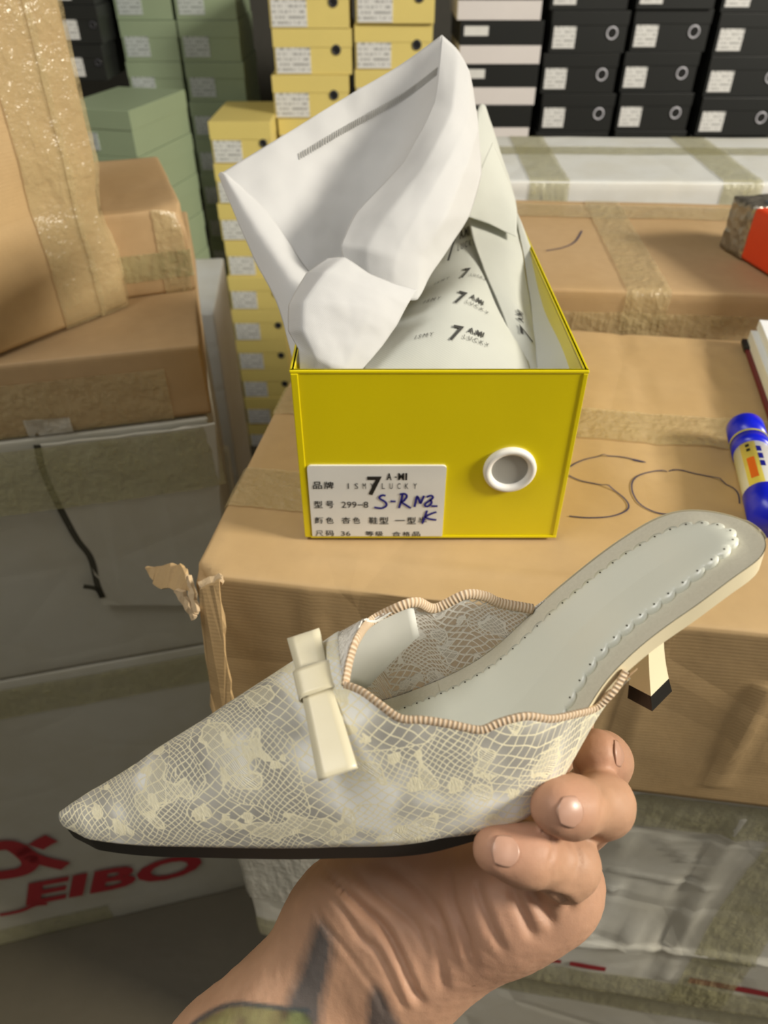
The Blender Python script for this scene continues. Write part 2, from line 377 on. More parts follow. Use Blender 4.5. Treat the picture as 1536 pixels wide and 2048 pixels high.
# red lettering
def onA(px, py): return rootA.matrix_basis.inverted() @ at_plane(px, py, A0, nL)
def letters(body, p_bl, p_br, p_tl, bold=.02, shear=0, name='red_lettering', parent=None, fn=None, mat=None, nrm=(0, -1, 0), lift=.0022, up=None):
    v, f = text_geo(body, 1.0, bold, shear=shear); x0, x1 = min(p.x for p in v), max(p.x for p in v); y0, y1 = min(p.y for p in v), max(p.y for p in v)
    a, b, c = fn(*p_bl), fn(*p_br), fn(*p_tl)
    V = [a + (b-a)*((p.x-x0)/(x1-x0)) + (c-a)*((p.y-y0)/(y1-y0)) + Vector(nrm)*lift for p in v]
    return mobj(name, V, f, mat or M['red_print'], parent, False)
letters('EIBO', (52, 1808), (395, 1744), (58, 1762), .035, 0, 'red_lettering', rootA, onA, lift=.004)
for pts, w in (([(0, 1826), (40, 1818), (70, 1806), (95, 1803)], .010), ([(-20, 1690), (20, 1686), (45, 1700), (62, 1720), (50, 1736), (20, 1744), (-20, 1748)], .028), ([(38, 1690), (70, 1712), (132, 1728)], .026), ([(72, 1690), (88, 1680), (104, 1672)], .03)):
    mb = MB(); mb.ribbon([onA(p.x, p.y)+Vector((0, -.004, 0)) for p in spl([Vector((*p, 0)) for p in pts], 24)], w, (0, -1, 0)); mb.build('red_emblem', M['red_print'], rootA)
# white carton above, with raised flap
zW0 = zA+.006; zW1 = zl(300, 850); oW = A0 + dL*(.10-WL)
rootD, ptD = carton('grey white carton with torn flap, on the large lettered carton', (oW.x, oW.y, zA+.004), YL, WL, .48, zW1-zA-.004, M['grey_carton'], .0015, 22, 25)
hD = zW1-zA-.004; LD = (WL, .48, hD)
def onD(px, py): return rootD.matrix_basis.inverted() @ at_plane(px, py, A0, nL)
pts = [onD(*p) for p in [(78, 872), (300, 838), (425, 826), (440, 990), (450, 1200), (205, 1200), (180, 1100), (150, 1060), (90, 950)]]
torn('torn_flap', [Vector((p.x, -.007, min(p.z, hD-.004))) for p in pts], M['grey_carton'], rootD, .004, 3, .002)
tape(rootD, ptD, [(.35, 0, hD-.045), (WL, 0, hD-.045)], (0, 0, .08), M['tape2'], L=LD, n=40, lift=.011)
tape(rootD, ptD, [(.0, 0, hD-.1), (.4, 0, hD-.1)], (0, 0, .06), M['tape2'], L=LD, n=30)
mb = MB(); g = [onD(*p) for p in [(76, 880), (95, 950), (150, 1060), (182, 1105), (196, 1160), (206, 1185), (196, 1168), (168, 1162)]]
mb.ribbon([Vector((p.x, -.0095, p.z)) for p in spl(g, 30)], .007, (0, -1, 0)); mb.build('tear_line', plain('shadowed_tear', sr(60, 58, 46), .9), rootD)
# brown carton above it
zE0 = zW1+.004; zE1 = at_plane(400, 690, A0, nL).z
rootE, ptE = carton('dark side brown carton with tape in the middle of the left stack', (oW.x+.004, oW.y+.003, zE0), YL, WL, .46, zE1-zE0, M['brown2'], .0018, 22, 28)
LE = (WL, .46, zE1-zE0)
tape(rootE, ptE, [(.3, 0, .03), (WL-.04, 0, .03)], (0, 0, .06), M['tape'], L=LE, n=40)
tape(rootE, ptE, [(.5, 0, .0), (.5, 0, LE[2]-.001)], (.06, 0, 0), M['tape'], L=LE, n=40)
pS = at_y(464, 900, 1.27)
carton('narrow white carton behind the left stack, only its right edge showing', (pS.x-.26, 1.27, 0), math.radians(6), .26, .3, at_y(415, 640, 1.27).z, M['bright_carton'], .001, 10, 41)
pa = rootE.matrix_basis.inverted() @ at_plane(40, 826, A0, nL); pb = rootE.matrix_basis.inverted() @ at_plane(140, 838, A0, nL)
tape(rootE, ptE, [(pa.x, 0, .012), (pb.x, 0, .010)], (0, 0, .016), M['silver_tape'], 'plastic_scrap', L=LE, n=16, lift=.003)
# smaller carton standing on its right end, turned to the light
crn = at_z(394, 580, zE1); yF = math.radians(20)
zF = at_plane(385, 414, crn, (math.sin(yF), -math.cos(yF), 0)).z-zE1
wF = .088
rootF, ptF = carton('small worn brown carton lit from the right, behind the tall taped carton', (crn.x-math.cos(yF)*wF, crn.y-math.sin(yF)*wF, zE1+.001), yF, wF, .24, zF, M['brown2'], .002, 18, 31, [((wF, 0, zF), .03, (-.005, .003, -.006))])
tape(rootF, ptF, [(.01, 0, zF-.06), (wF, 0, zF-.06)], (0, 0, .03), M['tape2'], L=(wF, .24, zF), n=30)
tape(rootF, ptF, [(wF-.02, 0, 0), (wF-.02, 0, zF)], (.03, 0, 0), M['tape'], L=(wF, .24, zF), n=30)
# tall carton at the left edge, close to the camera
yG = math.radians(53); crnG = at_z(258, 606, zE1+.004)
wG, hG = .185, .5
rootG, ptG = carton('tall tan carton with shiny tape down its edge, at the upper left', (crnG.x-math.cos(yG)*wG, crnG.y-math.sin(yG)*wG, zE1+.004), yG, wG, .2, hG, M['brown'], .0015, 26, 34, [((wG-.07, 0, .12), .05, (0, .007, 0)), ((wG, 0, .1), .05, (-.006, .006, 0))])
LG = (wG, .2, hG)
tape(rootG, ptG, [(wG-.055, 0, 0), (wG-.055, 0, hG)], (.05, 0, 0), M['tape'], L=LG, n=60, lift=.002)
tape(rootG, ptG, [(wG-.015, 0, .0), (wG-.015, 0, hG)], (.045, 0, 0), M['tape'], L=LG, n=60, lift=.0035)
# ================================================================== shoe boxes on the back wall
def card(name, col, rough=.5):
    q = NT(name); v = q.coord(); n = q.noise(v, 12, 3)
    q.set(Base_Color=q.mix(n, c4([x*.93 for x in col[:3]]), c4(col[:3])), Roughness=rough); q.bump(q.noise(v, 300, 2), .08, .0005); return q.m
M['pale_yellow'] = card('pale_yellow_card', sr(232, 212, 128)); M['green'] = card('sage_green_card', sr(148, 164, 134)); M['black'] = card('black_card', sr(30, 32, 31), .45)
M['white_card'] = card('white_card', sr(230, 224, 222)); M['ring_dark'] = plain('dark_grommet', sr(60, 60, 66), .3); M['ring_white'] = plain('pale_grommet', sr(205, 205, 214), .3); M['hole'] = plain('hole_black', sr(12, 12, 12), .8)
M['grey_label'] = plain('grey_label', sr(176, 184, 182), .5)
def printed_label(name, paper):
    """white sticker with small rows of print, drawn in its own metres"""
    q = NT(name); v = q.coord('UV')
    s = q.n('ShaderNodeSeparateXYZ'); q.l(v, s.inputs[0])
    row = q.math('GREATER_THAN', q.math('FRACT', q.math('MULTIPLY', s.outputs[1], 5.0)), .55)
    wd = q.math('GREATER_THAN', q.noise(q.mapping(v, (16, 5, 1)), 1.0, 1), .5)
    mk = q.math('MULTIPLY', q.math('MULTIPLY', row, wd), .55)
    q.set(Base_Color=q.mix(mk, paper, sr(70, 70, 72)), Roughness=.5); return q.m
M['plabel'] = printed_label('printed_sticker', sr(226, 226, 224)); M['glabel'] = printed_label('printed_grey_sticker', sr(186, 194, 192))
def shoebox(w, d, h, body, lid, label=None, ring=None, lidf=.42, ringmat=None, lmat=None, plaque=None, name='shoe_box'):
    root = empty(name)
    hl = h*lidf; t = .0016
    MB().box((t, t, 0), (w-t, d-t, h-t), .0008).build('body', body, root)
    mb = MB().box((0, 0, h-hl), (w, d, h), .0012); mb.build('lid', lid, root)
    if label:
        x0, x1, z0, z1 = [a*b for a, b in zip(label, (w, w, h, h))]
        y = -.0006
        mobj('label', [(x0, y, z0), (x1, y, z0), (x1, y, z1), (x0, y, z1), (x0, t, z0), (x1, t, z0), (x1, t, z1), (x0, t, z1)], [(0, 1, 2, 3), (4, 0, 3, 7), (1, 5, 6, 2), (3, 2, 6, 7), (5, 1, 0, 4)], lmat or M['plabel'], root, False, [(0, 0), (1, 0), (1, 1), (0, 1)]*2)
    if plaque:
        x0, x1, z0, z1 = [a*b for a, b in zip(plaque, (w, w, h, h))]
        MB().box((x0, -.001, z0), (x1, t, z1)).build('name_plate', M['label'], root)
    if ring:
        cx, cz, r = ring[0]*w, ring[1]*h, ring[2]
        mb = MB(); n = 20
        mb.grid(lambda u, v: (cx+(r-.0022+.0022*math.cos(2*PI*v))*math.cos(2*PI*u), -.0004-.0018*math.sin(2*PI*v)*(1 if True else 0), cz+(r-.0022+.0022*math.cos(2*PI*v))*math.sin(2*PI*u)), n, 9, True)
        g = mb.build('grommet', ringmat or M['ring_dark'], root, True)
        mb = MB(); mb.add([(cx+(r-.003)*math.cos(2*PI*k/n), -.0007, cz+(r-.003)*math.sin(2*PI*k/n)) for k in range(n)], [tuple(range(n))]); mb.build('hole', M['hole'], g)
    return root
ORD = ['topmost', 'second from top', 'third from top', 'fourth from top', 'fifth from top', 'sixth from top', 'seventh from top', 'eighth from top', 'ninth from top', 'tenth from top', 'eleventh from top', 'twelfth from top']
def column(D, xl_, xr_, yref, y0, y1, rows, make, kind, where, group, depth=.30, jit=.006, yaw=0.0):
    """stack of boxes standing at distance D; y0,y1: picture rows of two successive box tops; rows relative to the first"""
    a = at_y(xl_, yref, D); b = at_y(xr_, yref, D); w = b.x-a.x
    zt = at_y(xl_, y0, D).z; h = zt-at_y(xl_, y1, D).z
    proto = make(w-.004, depth, h-.0012)
    k = 0; zlow = 0
    for r in rows:
        o = proto if k == 0 else copy_tree(proto)
        o.location = (a.x+random.uniform(-jit, jit), D+random.uniform(-jit, jit), zt-(r+1)*h); o.rotation_euler = (0, 0, yaw+random.uniform(-.012, .012))
        tag(o, '%s shoe box, %s in %s' % (kind, ORD[k], where), 'shoe box', group)
        k += 1; zlow = zt-(r+1)*h
    return a.x, w, zlow
yel = lambda w, d, h: shoebox(w, d, h, M['pale_yellow'], M['pale_yellow'], (.03, .47, .03, .60), (.80, .55, .013), .40)
yelC = lambda w, d, h: shoebox(w, d, h, M['pale_yellow'], M['pale_yellow'], (.04, .50, .03, .56), (.86, .50, .011), .42)
grn = lambda w, d, h: shoebox(w, d, h, M['green'], M['green'], (.06, .48, .12, .62), None, .42, lmat=M['glabel'])
blk = lambda w, d, h: shoebox(w, d, h, M['black'], M['black'], (.04, .33, .12, .64), (.80, .48, .016), .34, M['ring_white'])
blk0 = lambda w, d, h: shoebox(w, d, h, M['black'], M['black'], (.1, .5, .12, .64), (.85, .5, .010), .38, M['ring_dark'])
stp = lambda w, d, h: shoebox(w, d, h, M['white_card'], M['black'], None, None, .56, plaque=(.05, .34, .66, .88))
bases = []
bases.append((2.35,)+column(2.35, 546, 704, 147, 57, 150, range(-1, 4), yel, 'pale yellow', 'the yellow column left of the bag', 'pale yellow shoe boxes at the back'))
bases.append((2.36,)+column(2.36, 712, 868, 140, 47, 140, range(-1, 4), yel, 'pale yellow', 'the yellow column behind the bag', 'pale yellow shoe boxes at the back', depth=.36))
column(2.24, 412, 540, 245, 243, 328, range(0, 12), yelC, 'small pale yellow', 'the lowest yellow column', 'small pale yellow shoe boxes down to the floor', jit=.004)
bases.append((2.37,)+column(2.37, 916, 1086, 60, 40, 128, range(-1, 3), stp, 'black lidded white', 'the striped column', 'black and white shoe boxes'))
bases.append((2.37,)+column(2.37, 1092, 1246, 110, 20, 106, range(-1, 4), blk, 'black', 'the black column beside the striped one', 'black shoe boxes at the back'))
bases.append((2.37,)+column(2.37, 1256, 1410, 110, 18, 104, range(-1, 4), blk, 'black', 'the middle black column', 'black shoe boxes at the back'))
bases.append((2.37,)+column(2.37, 1424, 1590, 110, 25, 112, range(-1, 4), blk, 'black', 'the rightmost black column', 'black shoe boxes at the back'))
column(2.62, 246, 360, 110, 40, 123, range(-1, 5), grn, 'sage green', 'the green column by the dark boxes', 'sage green shoe boxes at the back', jit=.004)
column(2.62, 364, 486, 110, 40, 124, range(-1, 10), grn, 'sage green', 'the green column by the yellow ones', 'sage green shoe boxes at the back', jit=.004)
column(2.50, 118, 208, 100, 10, 88, range(-1, 2), blk0, 'dark charcoal', 'the far left dark stack', 'dark shoe boxes at the far left')
# plain cartons these columns stand on
def support(x0, x1, y0, y1, z, label):
    r = empty('storage_crate', (x0, y0, 0)); tag(r, label, 'carton'); mb, _ = carton_body(x1-x0, y1-y0, z, .001, .006, 4, 3); weld(mb.build('body', M['brown2'], r, True))
for (D, x, w, zl_), nm in zip(bases, ('left yellow column', 'yellow column behind the bag', 'striped column', 'black column beside the striped one', 'middle black column', 'rightmost black column')):
    support(x+.004, x+w-.006, D+.02, D+.29, zl_-.004, 'plain brown carton on the floor under the '+nm)
# nearer green stack at the left, turned to the light, with the red tape dispenser on it
yK = math.radians(-38.0)
kc = at_y(257, 222, 1.95)           # the near vertical edge, top
wK, dK, hK = .20, .30, kc.z/round(kc.z/.106)-.001
def gbox(): return shoebox(wK, dK, hK, M['green'], M['green'], (.2, .5, .12, .5), None, .42, lmat=M['glabel'])
pk = gbox(); right = Vector((math.cos(math.radians(8)), math.sin(math.radians(8)), 0))
yK = math.radians(-14)
k = 0; z = kc.z - hK
z0_ = kc.z-hK-int((kc.z-hK)/(hK+.001))*(hK+.001)
while z > -.001:
    o = pk if k == 0 else copy_tree(pk)
    e = Vector((math.cos(yK), math.sin(yK), 0))*wK
    o.location = (kc.x-e.x, kc.y-e.y, z if z > 0 else 0); o.rotation_euler = (0, 0, yK)
    tag(o, 'sage green shoe box, %s of the stack under the red dispenser' % ORD[min(k, 11)], 'shoe box', 'nearer green shoe boxes')
    k += 1; z -= hK+.001
# ================================================================== the open yellow shoe box
YF = at_y(590, 1078, .3935).y
bz = C1z+.0025
BL = Vector((-.0566, .393, bz)); BW, BD, BH = .180, .315, .1330
q = NT('glossy_yellow_card'); v = q.coord()
q.set(Base_Color=q.mix(q.noise(v, 9, 3), sr(214, 196, 0), sr(228, 210, 14)), Roughness=.3); q.b.inputs['Coat Weight'].default_value = .25; q.b.inputs['Coat Roughness'].default_value = .2
q.bump(q.noise(q.mapping(v, (10, 10, 3)), 1.0, 2), .25, .004); M['yellow'] = q.m
box = empty('shoe_box', BL); tag(box, 'open bright yellow shoe box with white sticker and round white eyelet, on the brown carton', 'shoe box')
t = .0028
body = MB(); body.box((0, 0, 0), (BW, BD, t), .0006)
for lo, hi in (((0, 0, 0), (BW, t, BH)), ((0, BD-t, 0), (BW, BD, BH)), ((0, 0, 0), (t, BD, BH)), ((BW-t, 0, 0), (BW, BD, BH))): body.box(lo, hi, .0009)
body.build('body', M['yellow'], box)
rim = MB()
for lo, hi in (((-.0006, -.0006, BH-.0022), (BW+.0006, t, BH)), ((-.0006, BD-t, BH-.0022), (BW+.0006, BD+.0006, BH)), ((-.0006, 0, BH-.0022), (t, BD, BH)), ((BW-t, 0, BH-.0022), (BW+.0006, BD, BH))): rim.box(lo, hi, .0007)
rim.build('folded_rim', M['yellow'], box)
fl = MB().box((.0, -.0010, .0008), (.0045, .0004, BH-.002), .0005); fl.box((BW-.003, -.0008, .0008), (BW, .0004, BH-.002), .0005); fl.box((.004, -.0012, 0), (BW, .0004, .0022), .0006)
fl.build('folded_edge', M['yellow'], box)
def onF(px, py): p = at_y(px, py, BL.y); return Vector((p.x-BL.x, 0, p.z-BL.z))
# sticker
a, b = onF(614, 929), onF(893, 933); z0 = .0023
mb = MB(); r = .0025; x0, x1, z1 = a.x, b.x, a.z
pts = [(x0, z0), (x1, z0)]+[(x1-r+r*math.cos(th), z1-r+r*math.sin(th)) for th in [0, .4, .8, 1.2, PI/2]]+[(x0+r-r*math.sin(th), z1-r+r*math.cos(th)) for th in [0, .4, .8, 1.2, PI/2]]
n = len(pts); V = [(x, -.0016, z) for x, z in pts]+[(x, 0, z) for x, z in pts]
lab = mobj('label', V, [tuple(range(n))]+[(i, n+i, n+(i+1) % n, (i+1) % n) for i in range(n)], M['label'], box, False); lab['label'] = 'white printed sticker with black text and blue handwriting'
LW_, LH_ = x1-x0, z1-z0
def lp(u, w, lift=.00025): return Vector((x0+LW_*u, -.0016-lift, z1-LH_*w))
def ltext(body, u0, u1, w0, w1, bold=0, mat=None, name='print', spacing=1.0):
    v, f = text_geo(body, 1.0, bold, spacing=spacing)
    if not v: return
    X0, X1 = min(p.x for p in v), max(p.x for p in v); Y0, Y1 = min(p.y for p in v), max(p.y for p in v)
    V = [lp(u0+(u1-u0)*(p.x-X0)/(X1-X0), w1+(w0-w1)*(p.y-Y0)/max(Y1-Y0, 1e-6)) for p in v]
    return mobj(name, V, f, mat or M['black_ink'], lab, False)
# u,w from the sticker crop: 75..1462 wide, 50..785 high
U = lambda x: (x-75)/1387; Wv = lambda y: (y-50)/735
sk = lambda y: (y-50)/735
def row(items, y0, y1, off):
    for body, xa, xb, *bo in items: ltext(body, U(xa-off), U(xb-off), Wv(y0), Wv(y1), *(bo or [0]))
row([('品', 138, 232, .012), ('牌', 250, 350, .012)], 203, 278, 18)
row([('I', 486, 496), ('S', 556, 590), ('M', 636, 668), ('Y', 714, 750), ('L', 830, 862), ('U', 908, 940), ('C', 986, 1020), ('K', 1064, 1100), ('Y', 1148, 1184)], 220, 276, 12)
row([('7', 686, 832, .02)], 152, 342, 14); row([('A', 874, 925, .03), ('M', 990, 1050, .03), ('I', 1062, 1080, .03)], 118, 188, 8); row([('-', 957, 975, .03)], 152, 164, 8)
row([('型', 152, 240, .01), ('号', 275, 355, .01)], 400, 475, 34); row([('2', 430, 478), ('9', 486, 530), ('9', 538, 584), ('8', 656, 706)], 408, 472, 28); row([('-', 592, 650)], 438, 446, 26)
row([('颜', 166, 260, .01), ('色', 285, 365, .01)], 572, 642, 55); row([('杏', 442, 536, .01), ('色', 562, 638, .01)], 572, 642, 48); row([('鞋', 724, 818, .01), ('型', 835, 932, .01)], 572, 648, 44); row([('型', 1112, 1206, .01), ('半', 1228, 1320, .01)], 572, 648, 30); row([('一', 990, 1095, .01)], 604, 614, 34)
row([('尺', 186, 270, .01), ('码', 292, 382, .01)], 720, 781, 76); row([('3', 450, 492), ('6', 505, 552)], 728, 778, 70); row([('等', 700, 790, .01), ('级', 805, 892, .01)], 726, 781, 60); row([('合', 975, 1070, .01), ('格', 1088, 1170, .01), ('品', 1190, 1278, .01)], 732, 782, 50)
mb = MB()
for pts in ([(868, 345), (830, 340), (806, 370), (868, 410), (880, 448), (835, 475), (756, 466)], [(920, 402), (975, 405)], [(1040, 330), (1030, 400), (1012, 475)], [(1012, 330), (1060, 325), (1085, 350), (1060, 395), (1035, 410), (1080, 440), (1135, 475)],
            [(1172, 462), (1182, 400), (1192, 350), (1215, 390), (1232, 425), (1248, 380), (1262, 345)], [(1290, 360), (1330, 342), (1355, 362), (1330, 390), (1285, 425), (1280, 450), (1315, 455), (1345, 420), (1330, 385)], [(1345, 452), (1410, 453)],
            [(1305, 500), (1290, 560), (1268, 640)], [(1405, 515), (1340, 540), (1298, 570), (1340, 590), (1412, 602)]):
    P = [lp(U(p.x-30*(p.y-50)/735), Wv(p.y), .0004) for p in spl([Vector((*p, 0)) for p in pts], 22)]
    mb.ribbon(P, .0016, (0, -1, 0))
mb.build('handwriting', M['marker_blue'], lab)
# eyelet
c = onF(1019, 938); R = .0176
mb = MB(); prof = [(1.0, .0), (1.0, -.0016), (.94, -.0028), (.84, -.0030), (.74, -.0022), (.69, -.0008), (.68, .001)]
mb.grid(lambda u, v: (c.x+R*prof[round(v*6)][0]*math.cos(2*PI*u), prof[round(v*6)][1]*1.3, c.z+R*prof[round(v*6)][0]*math.sin(2*PI*u)), 48, 7, True)
ey = mb.build('eyelet_ring', plain('white_plastic', sr(240, 238, 232), .35), box, True)
mb = MB(); n = 40; mb.add([(c.x+R*.72*math.cos(2*PI*k/n), -.0005, c.z+R*.72*math.sin(2*PI*k/n)) for k in range(n)], [tuple(range(n))])
mb.build('eyelet_disc', plain('grey_paper_behind_eyelet', sr(168, 168, 162), .6), ey)
# ================================================================== dust bag and wrapping tissue
def fabric(name, col, trans=.35, weave=2600.0, rough=.8, bump=.10):
    q = NT(name); v = q.coord()
    w1 = q.n('ShaderNodeTexWave', wave_type='BANDS', bands_direction='DIAGONAL'); q.l(v, w1.inputs[0]); w1.inputs['Scale'].default_value = weave/6; w1.inputs['Distortion'].default_value = 1.5
    nz = q.noise(v, 60, 4, .6)
    q.set(Base_Color=q.mix(nz, c4([x*.95 for x in col[:3]]), c4(col[:3])), Roughness=rough); q.b.inputs['Specular IOR Level'].default_value = .2
    h = q.math('ADD', q.math('MULTIPLY', w1.outputs[1], .5), q.noise(v, 25, 4))
    nr = q.bump(h, bump, .0015)
    tr = q.n('ShaderNodeBsdfTranslucent'); tr.inputs[0].default_value = c4(col[:3]); q.l(nr, tr.inputs['Normal'])
    mx = q.n('ShaderNodeMixShader'); mx.inputs[0].default_value = trans; q.l(q.b.outputs[0], mx.inputs[1]); q.l(tr.outputs[0], mx.inputs[2]); q.l(mx.outputs[0], q.out.inputs[0])
    return q.m
M['nonwoven'] = fabric('white_nonwoven_cloth', sr(222, 222, 222), .2); M['tissue'] = fabric('white_tissue', sr(222, 224, 216), .25, 1500, .65, .08)
def lin_at(P, t):
    t = min(max(t, 0), 1)*(len(P)-1); i = min(int(t), len(P)-2); return P[i].lerp(P[i+1], t-i)
def sheet(net, nu=40, nv=40, wr=.0012, s=40, seed=0, crisp=0.0):
    """smooth sheet through a net of (px,py,distance) picked on the cloth, rows x columns"""
    R = [[at_d(*p) for p in row] for row in net]
    def ev(u, v):
        cols = [spl_at([r[j] for r in R], u) for j in range(len(R[0]))]
        p = spl_at(cols, v)
        if crisp: p = p.lerp(lin_at([lin_at([r[j] for r in R], u) for j in range(len(R[0]))], v), crisp)
        k = fbm((p.x+seed, p.y, p.z), s, 3)*wr
        return p+Vector((k*.4, -k, k*.5))
    return ev
def spl_at(P, t):
    t = min(max(t, 0), 1)*(len(P)-1); i = min(int(t), len(P)-2); t -= i
    a, b, c, d = P[max(i-1, 0)], P[i], P[i+1], P[min(i+2, len(P)-1)]
    return 0.5*((2*b) + (c-a)*t + (2*a-5*b+4*c-d)*t*t + (3*b-a-3*c+d)*t**3)
bag = empty('dust_bag', (.0, .50, bz+.06)); tag(bag, 'crumpled white non-woven cloth bag standing up out of the yellow shoe box', 'bag')
bag_i = Matrix.Translation(-Vector((.0, .50, bz+.06)))
def put(name, ev, nu, nv, mat, parent, inv, th=.0006):
    mb = MB(); mb.grid(lambda u, v: inv @ ev(u, v), nu, nv); o = mb.build(name, mat, parent, True); solidify(o, th); return o
backp = sheet([[(437, 350, .535), (560, 275, .54), (690, 195, .545), (800, 130, .54), (884, 70, .53)],
               [(478, 425, .525), (590, 370, .54), (700, 310, .555), (800, 255, .55), (872, 200, .525)],
               [(525, 500, .515), (610, 450, .535), (690, 415, .55), (760, 380, .545), (810, 330, .52)],
               [(572, 580, .50), (630, 540, .52), (690, 520, .535), (730, 500, .53), (770, 450, .51)],
               [(590, 735, .478), (640, 720, .48), (680, 715, .48), (720, 700, .48), (760, 680, .48)]], wr=.0015)
put('back_panel', backp, 46, 46, M['nonwoven'], bag, bag_i)
rightp = sheet([[(884, 70, .53), (915, 100, .53), (938, 140, .53), (946, 175, .535), (950, 200, .54)],
                [(868, 205, .523), (905, 220, .515), (935, 240, .52), (955, 260, .53), (958, 280, .545)],
                [(806, 325, .505), (850, 330, .490), (890, 335, .487), (930, 340, .497), (962, 350, .53)],
                [(712, 425, .490), (775, 430, .476), (830, 440, .474), (890, 438, .482), (940, 430, .52)],
                [(682, 490, .480), (735, 500, .472), (790, 515, .472), (845, 515, .480), (892, 505, .505)],
                [(690, 530, .480), (740, 575, .478), (785, 596, .478), (834, 600, .482), (862, 548, .495)]], wr=.001, crisp=.6)
put('side_panel', rightp, 56, 46, M['nonwoven'], bag, bag_i)
leftp = sheet([[(437, 350, .535), (447, 345, .53), (480, 372, .53)],
               [(470, 430, .52), (500, 430, .512), (535, 425, .52)],
               [(510, 520, .505), (545, 500, .497), (600, 520, .505)],
               [(555, 610, .485), (590, 580, .477), (650, 590, .48)],
               [(590, 735, .462), (605, 690, .462), (660, 680, .468)]], wr=.001)
put('left_fold', leftp, 46, 18, M['nonwoven'], bag, bag_i)
frontp = sheet([[(655, 517, .462), (690, 515, .458), (740, 548, .458), (790, 568, .462), (834, 580, .468)],
                [(612, 548, .459), (650, 545, .446), (715, 565, .448), (770, 585, .452), (815, 610, .46)],
                [(578, 610, .455), (606, 605, .440), (680, 610, .442), (740, 620, .446), (795, 648, .456)],
                [(577, 662, .452), (604, 660, .439), (670, 665, .442), (720, 672, .445), (765, 692, .452)],
                [(598, 700, .446), (630, 715, .441), (660, 730, .441), (690, 740, .443), (722, 742, .448)],
                [(600, 745, .45), (625, 760, .45), (655, 770, .45), (685, 775, .45), (715, 775, .455)]], wr=.0012, crisp=.75)
put('front_fold', frontp, 46, 40, M['nonwoven'], bag, bag_i)
# stitched hem along the mouth
hem = MB()
for k in range(70):
    u = .1+.012*math.sin(k*.3); vv = .30+.66*k/69
    p = bag_i @ backp(.13, vv); pq = bag_i @ backp(.155, vv-.004)
    hem.tube([p+Vector((0, -.0009, .0004)), pq+Vector((0, -.0009, .0004))], .00035, 5)
o = hem.build('hem_stitching', plain('seam_thread', sr(170, 168, 162), .8), bag)
# printed wrapping tissue lying in the box
tis = empty('tissue_paper', (.04, .50, bz+.05)); tag(tis, 'printed white tissue paper with repeated black lettering, curved inside the yellow box', 'tissue paper')
tis_i = Matrix.Translation(-Vector((.04, .50, bz+.05)))
tev = sheet([[(850, 500, .62), (880, 460, .63), (915, 425, .64), (945, 405, .65), (965, 420, .65)],
             [(800, 600, .545), (860, 560, .55), (920, 530, .56), (965, 520, .575), (1000, 540, .59)],
             [(760, 650, .505), (840, 610, .505), (910, 590, .51), (970, 600, .525), (1030, 640, .545)],
             [(730, 705, .47), (820, 680, .465), (905, 665, .468), (985, 675, .48), (1052, 705, .495)],
             [(725, 760, .452), (815, 760, .45), (905, 755, .45), (990, 755, .455), (1065, 760, .465)]], wr=.0006)
put('printed_sheet', tev, 40, 40, M['tissue'], tis, tis_i, .0004)
def logo(ev, inv, c, s, ang, parent, nrm_l=.0012, du=1.0, dv=1.0, only=None):
    """7 A.MI / ISMY LUCKY, laid on the sheet around parameter c"""
    V, Fc = [], []
    for body, x, y, sz, bold, sp in (('7', -.18, -.45, 1.5, .03, 1), ('A.MI', .95, .28, .55, .02, 1.1), ('ISMY', -2.6, -.2, .42, 0, 1.6), ('LUCKY', .75, -.25, .42, 0, 1.6)):
        if only and body not in only: continue
        v, f = text_geo(body, sz, bold, spacing=sp); b = len(V)
        for p in v:
            X, Y = (p.x+x)*1.18+(p.y+y)*.28, p.y+y; Y2 = Y - .02*X*X
            a, bb = X*math.cos(ang)-Y2*math.sin(ang), X*math.sin(ang)+Y2*math.cos(ang)
            u, w = c[0]-bb*s*du, c[1]+a*s*dv
            P = ev(u, w); Pu = ev(u+.01, w)-P; Pv = ev(u, w+.01)-P; N = Pv.cross(Pu).normalized()
            if N.dot(EYE-P) < 0: N = -N
            V.append(inv @ (P+N*nrm_l))
        Fc += [tuple(b+i for i in q) for q in f]
    return mobj('printed_lettering', V, Fc, M['grey_ink'], parent, False)
logo(tev, tis_i, (.76, .50), .072, -.12, tis, du=1.1)
logo(tev, tis_i, (.53, .52), .078, -.18, tis, du=1.1)
logo(tev, tis_i, (.33, .54), .075, -.10, tis, du=.9, only=('ISMY', 'LUCKY', '7'))
logo(tev, tis_i, (.17, .40), .09, .05, tis, du=.9, only=('7', 'A.MI', 'LUCKY'))
# second sheet, standing against the right wall of the box
ti2 = empty('tissue_paper', (.10, .52, bz+.05)); tag(ti2, 'tall folded white tissue sheet standing against the right wall of the yellow box', 'tissue paper')
t2i = Matrix.Translation(-Vector((.10, .52, bz+.05)))
s1 = sheet([[(956, 215, .66), (962, 208, .66), (970, 212, .662)],
            [(955, 255, .645), (985, 275, .65), (1000, 300, .655)],
            [(945, 330, .625), (1000, 350, .635), (1030, 400, .645)],
            [(938, 430, .60), (1000, 440, .61), (1040, 480, .61)],
            [(960, 520, .565), (1020, 560, .56), (1058, 590, .56)],
            [(1010, 640, .52), (1050, 650, .515), (1074, 690, .51)],
            [(1040, 760, .47), (1065, 765, .468), (1082, 765, .466)]], wr=.0008)
put('upright_fold', s1, 60, 20, M['tissue'], ti2, t2i, .0004)
s2 = sheet([[(985, 285, .615), (1005, 330, .622), (1030, 395, .63)],
            [(958, 350, .60), (990, 390, .605), (1034, 430, .61)],
            [(931, 432, .585), (980, 448, .588), (1033, 474, .592)]], wr=.001)
put('turned_corner', s2, 20, 20, M['tissue'], ti2, t2i, .0004)
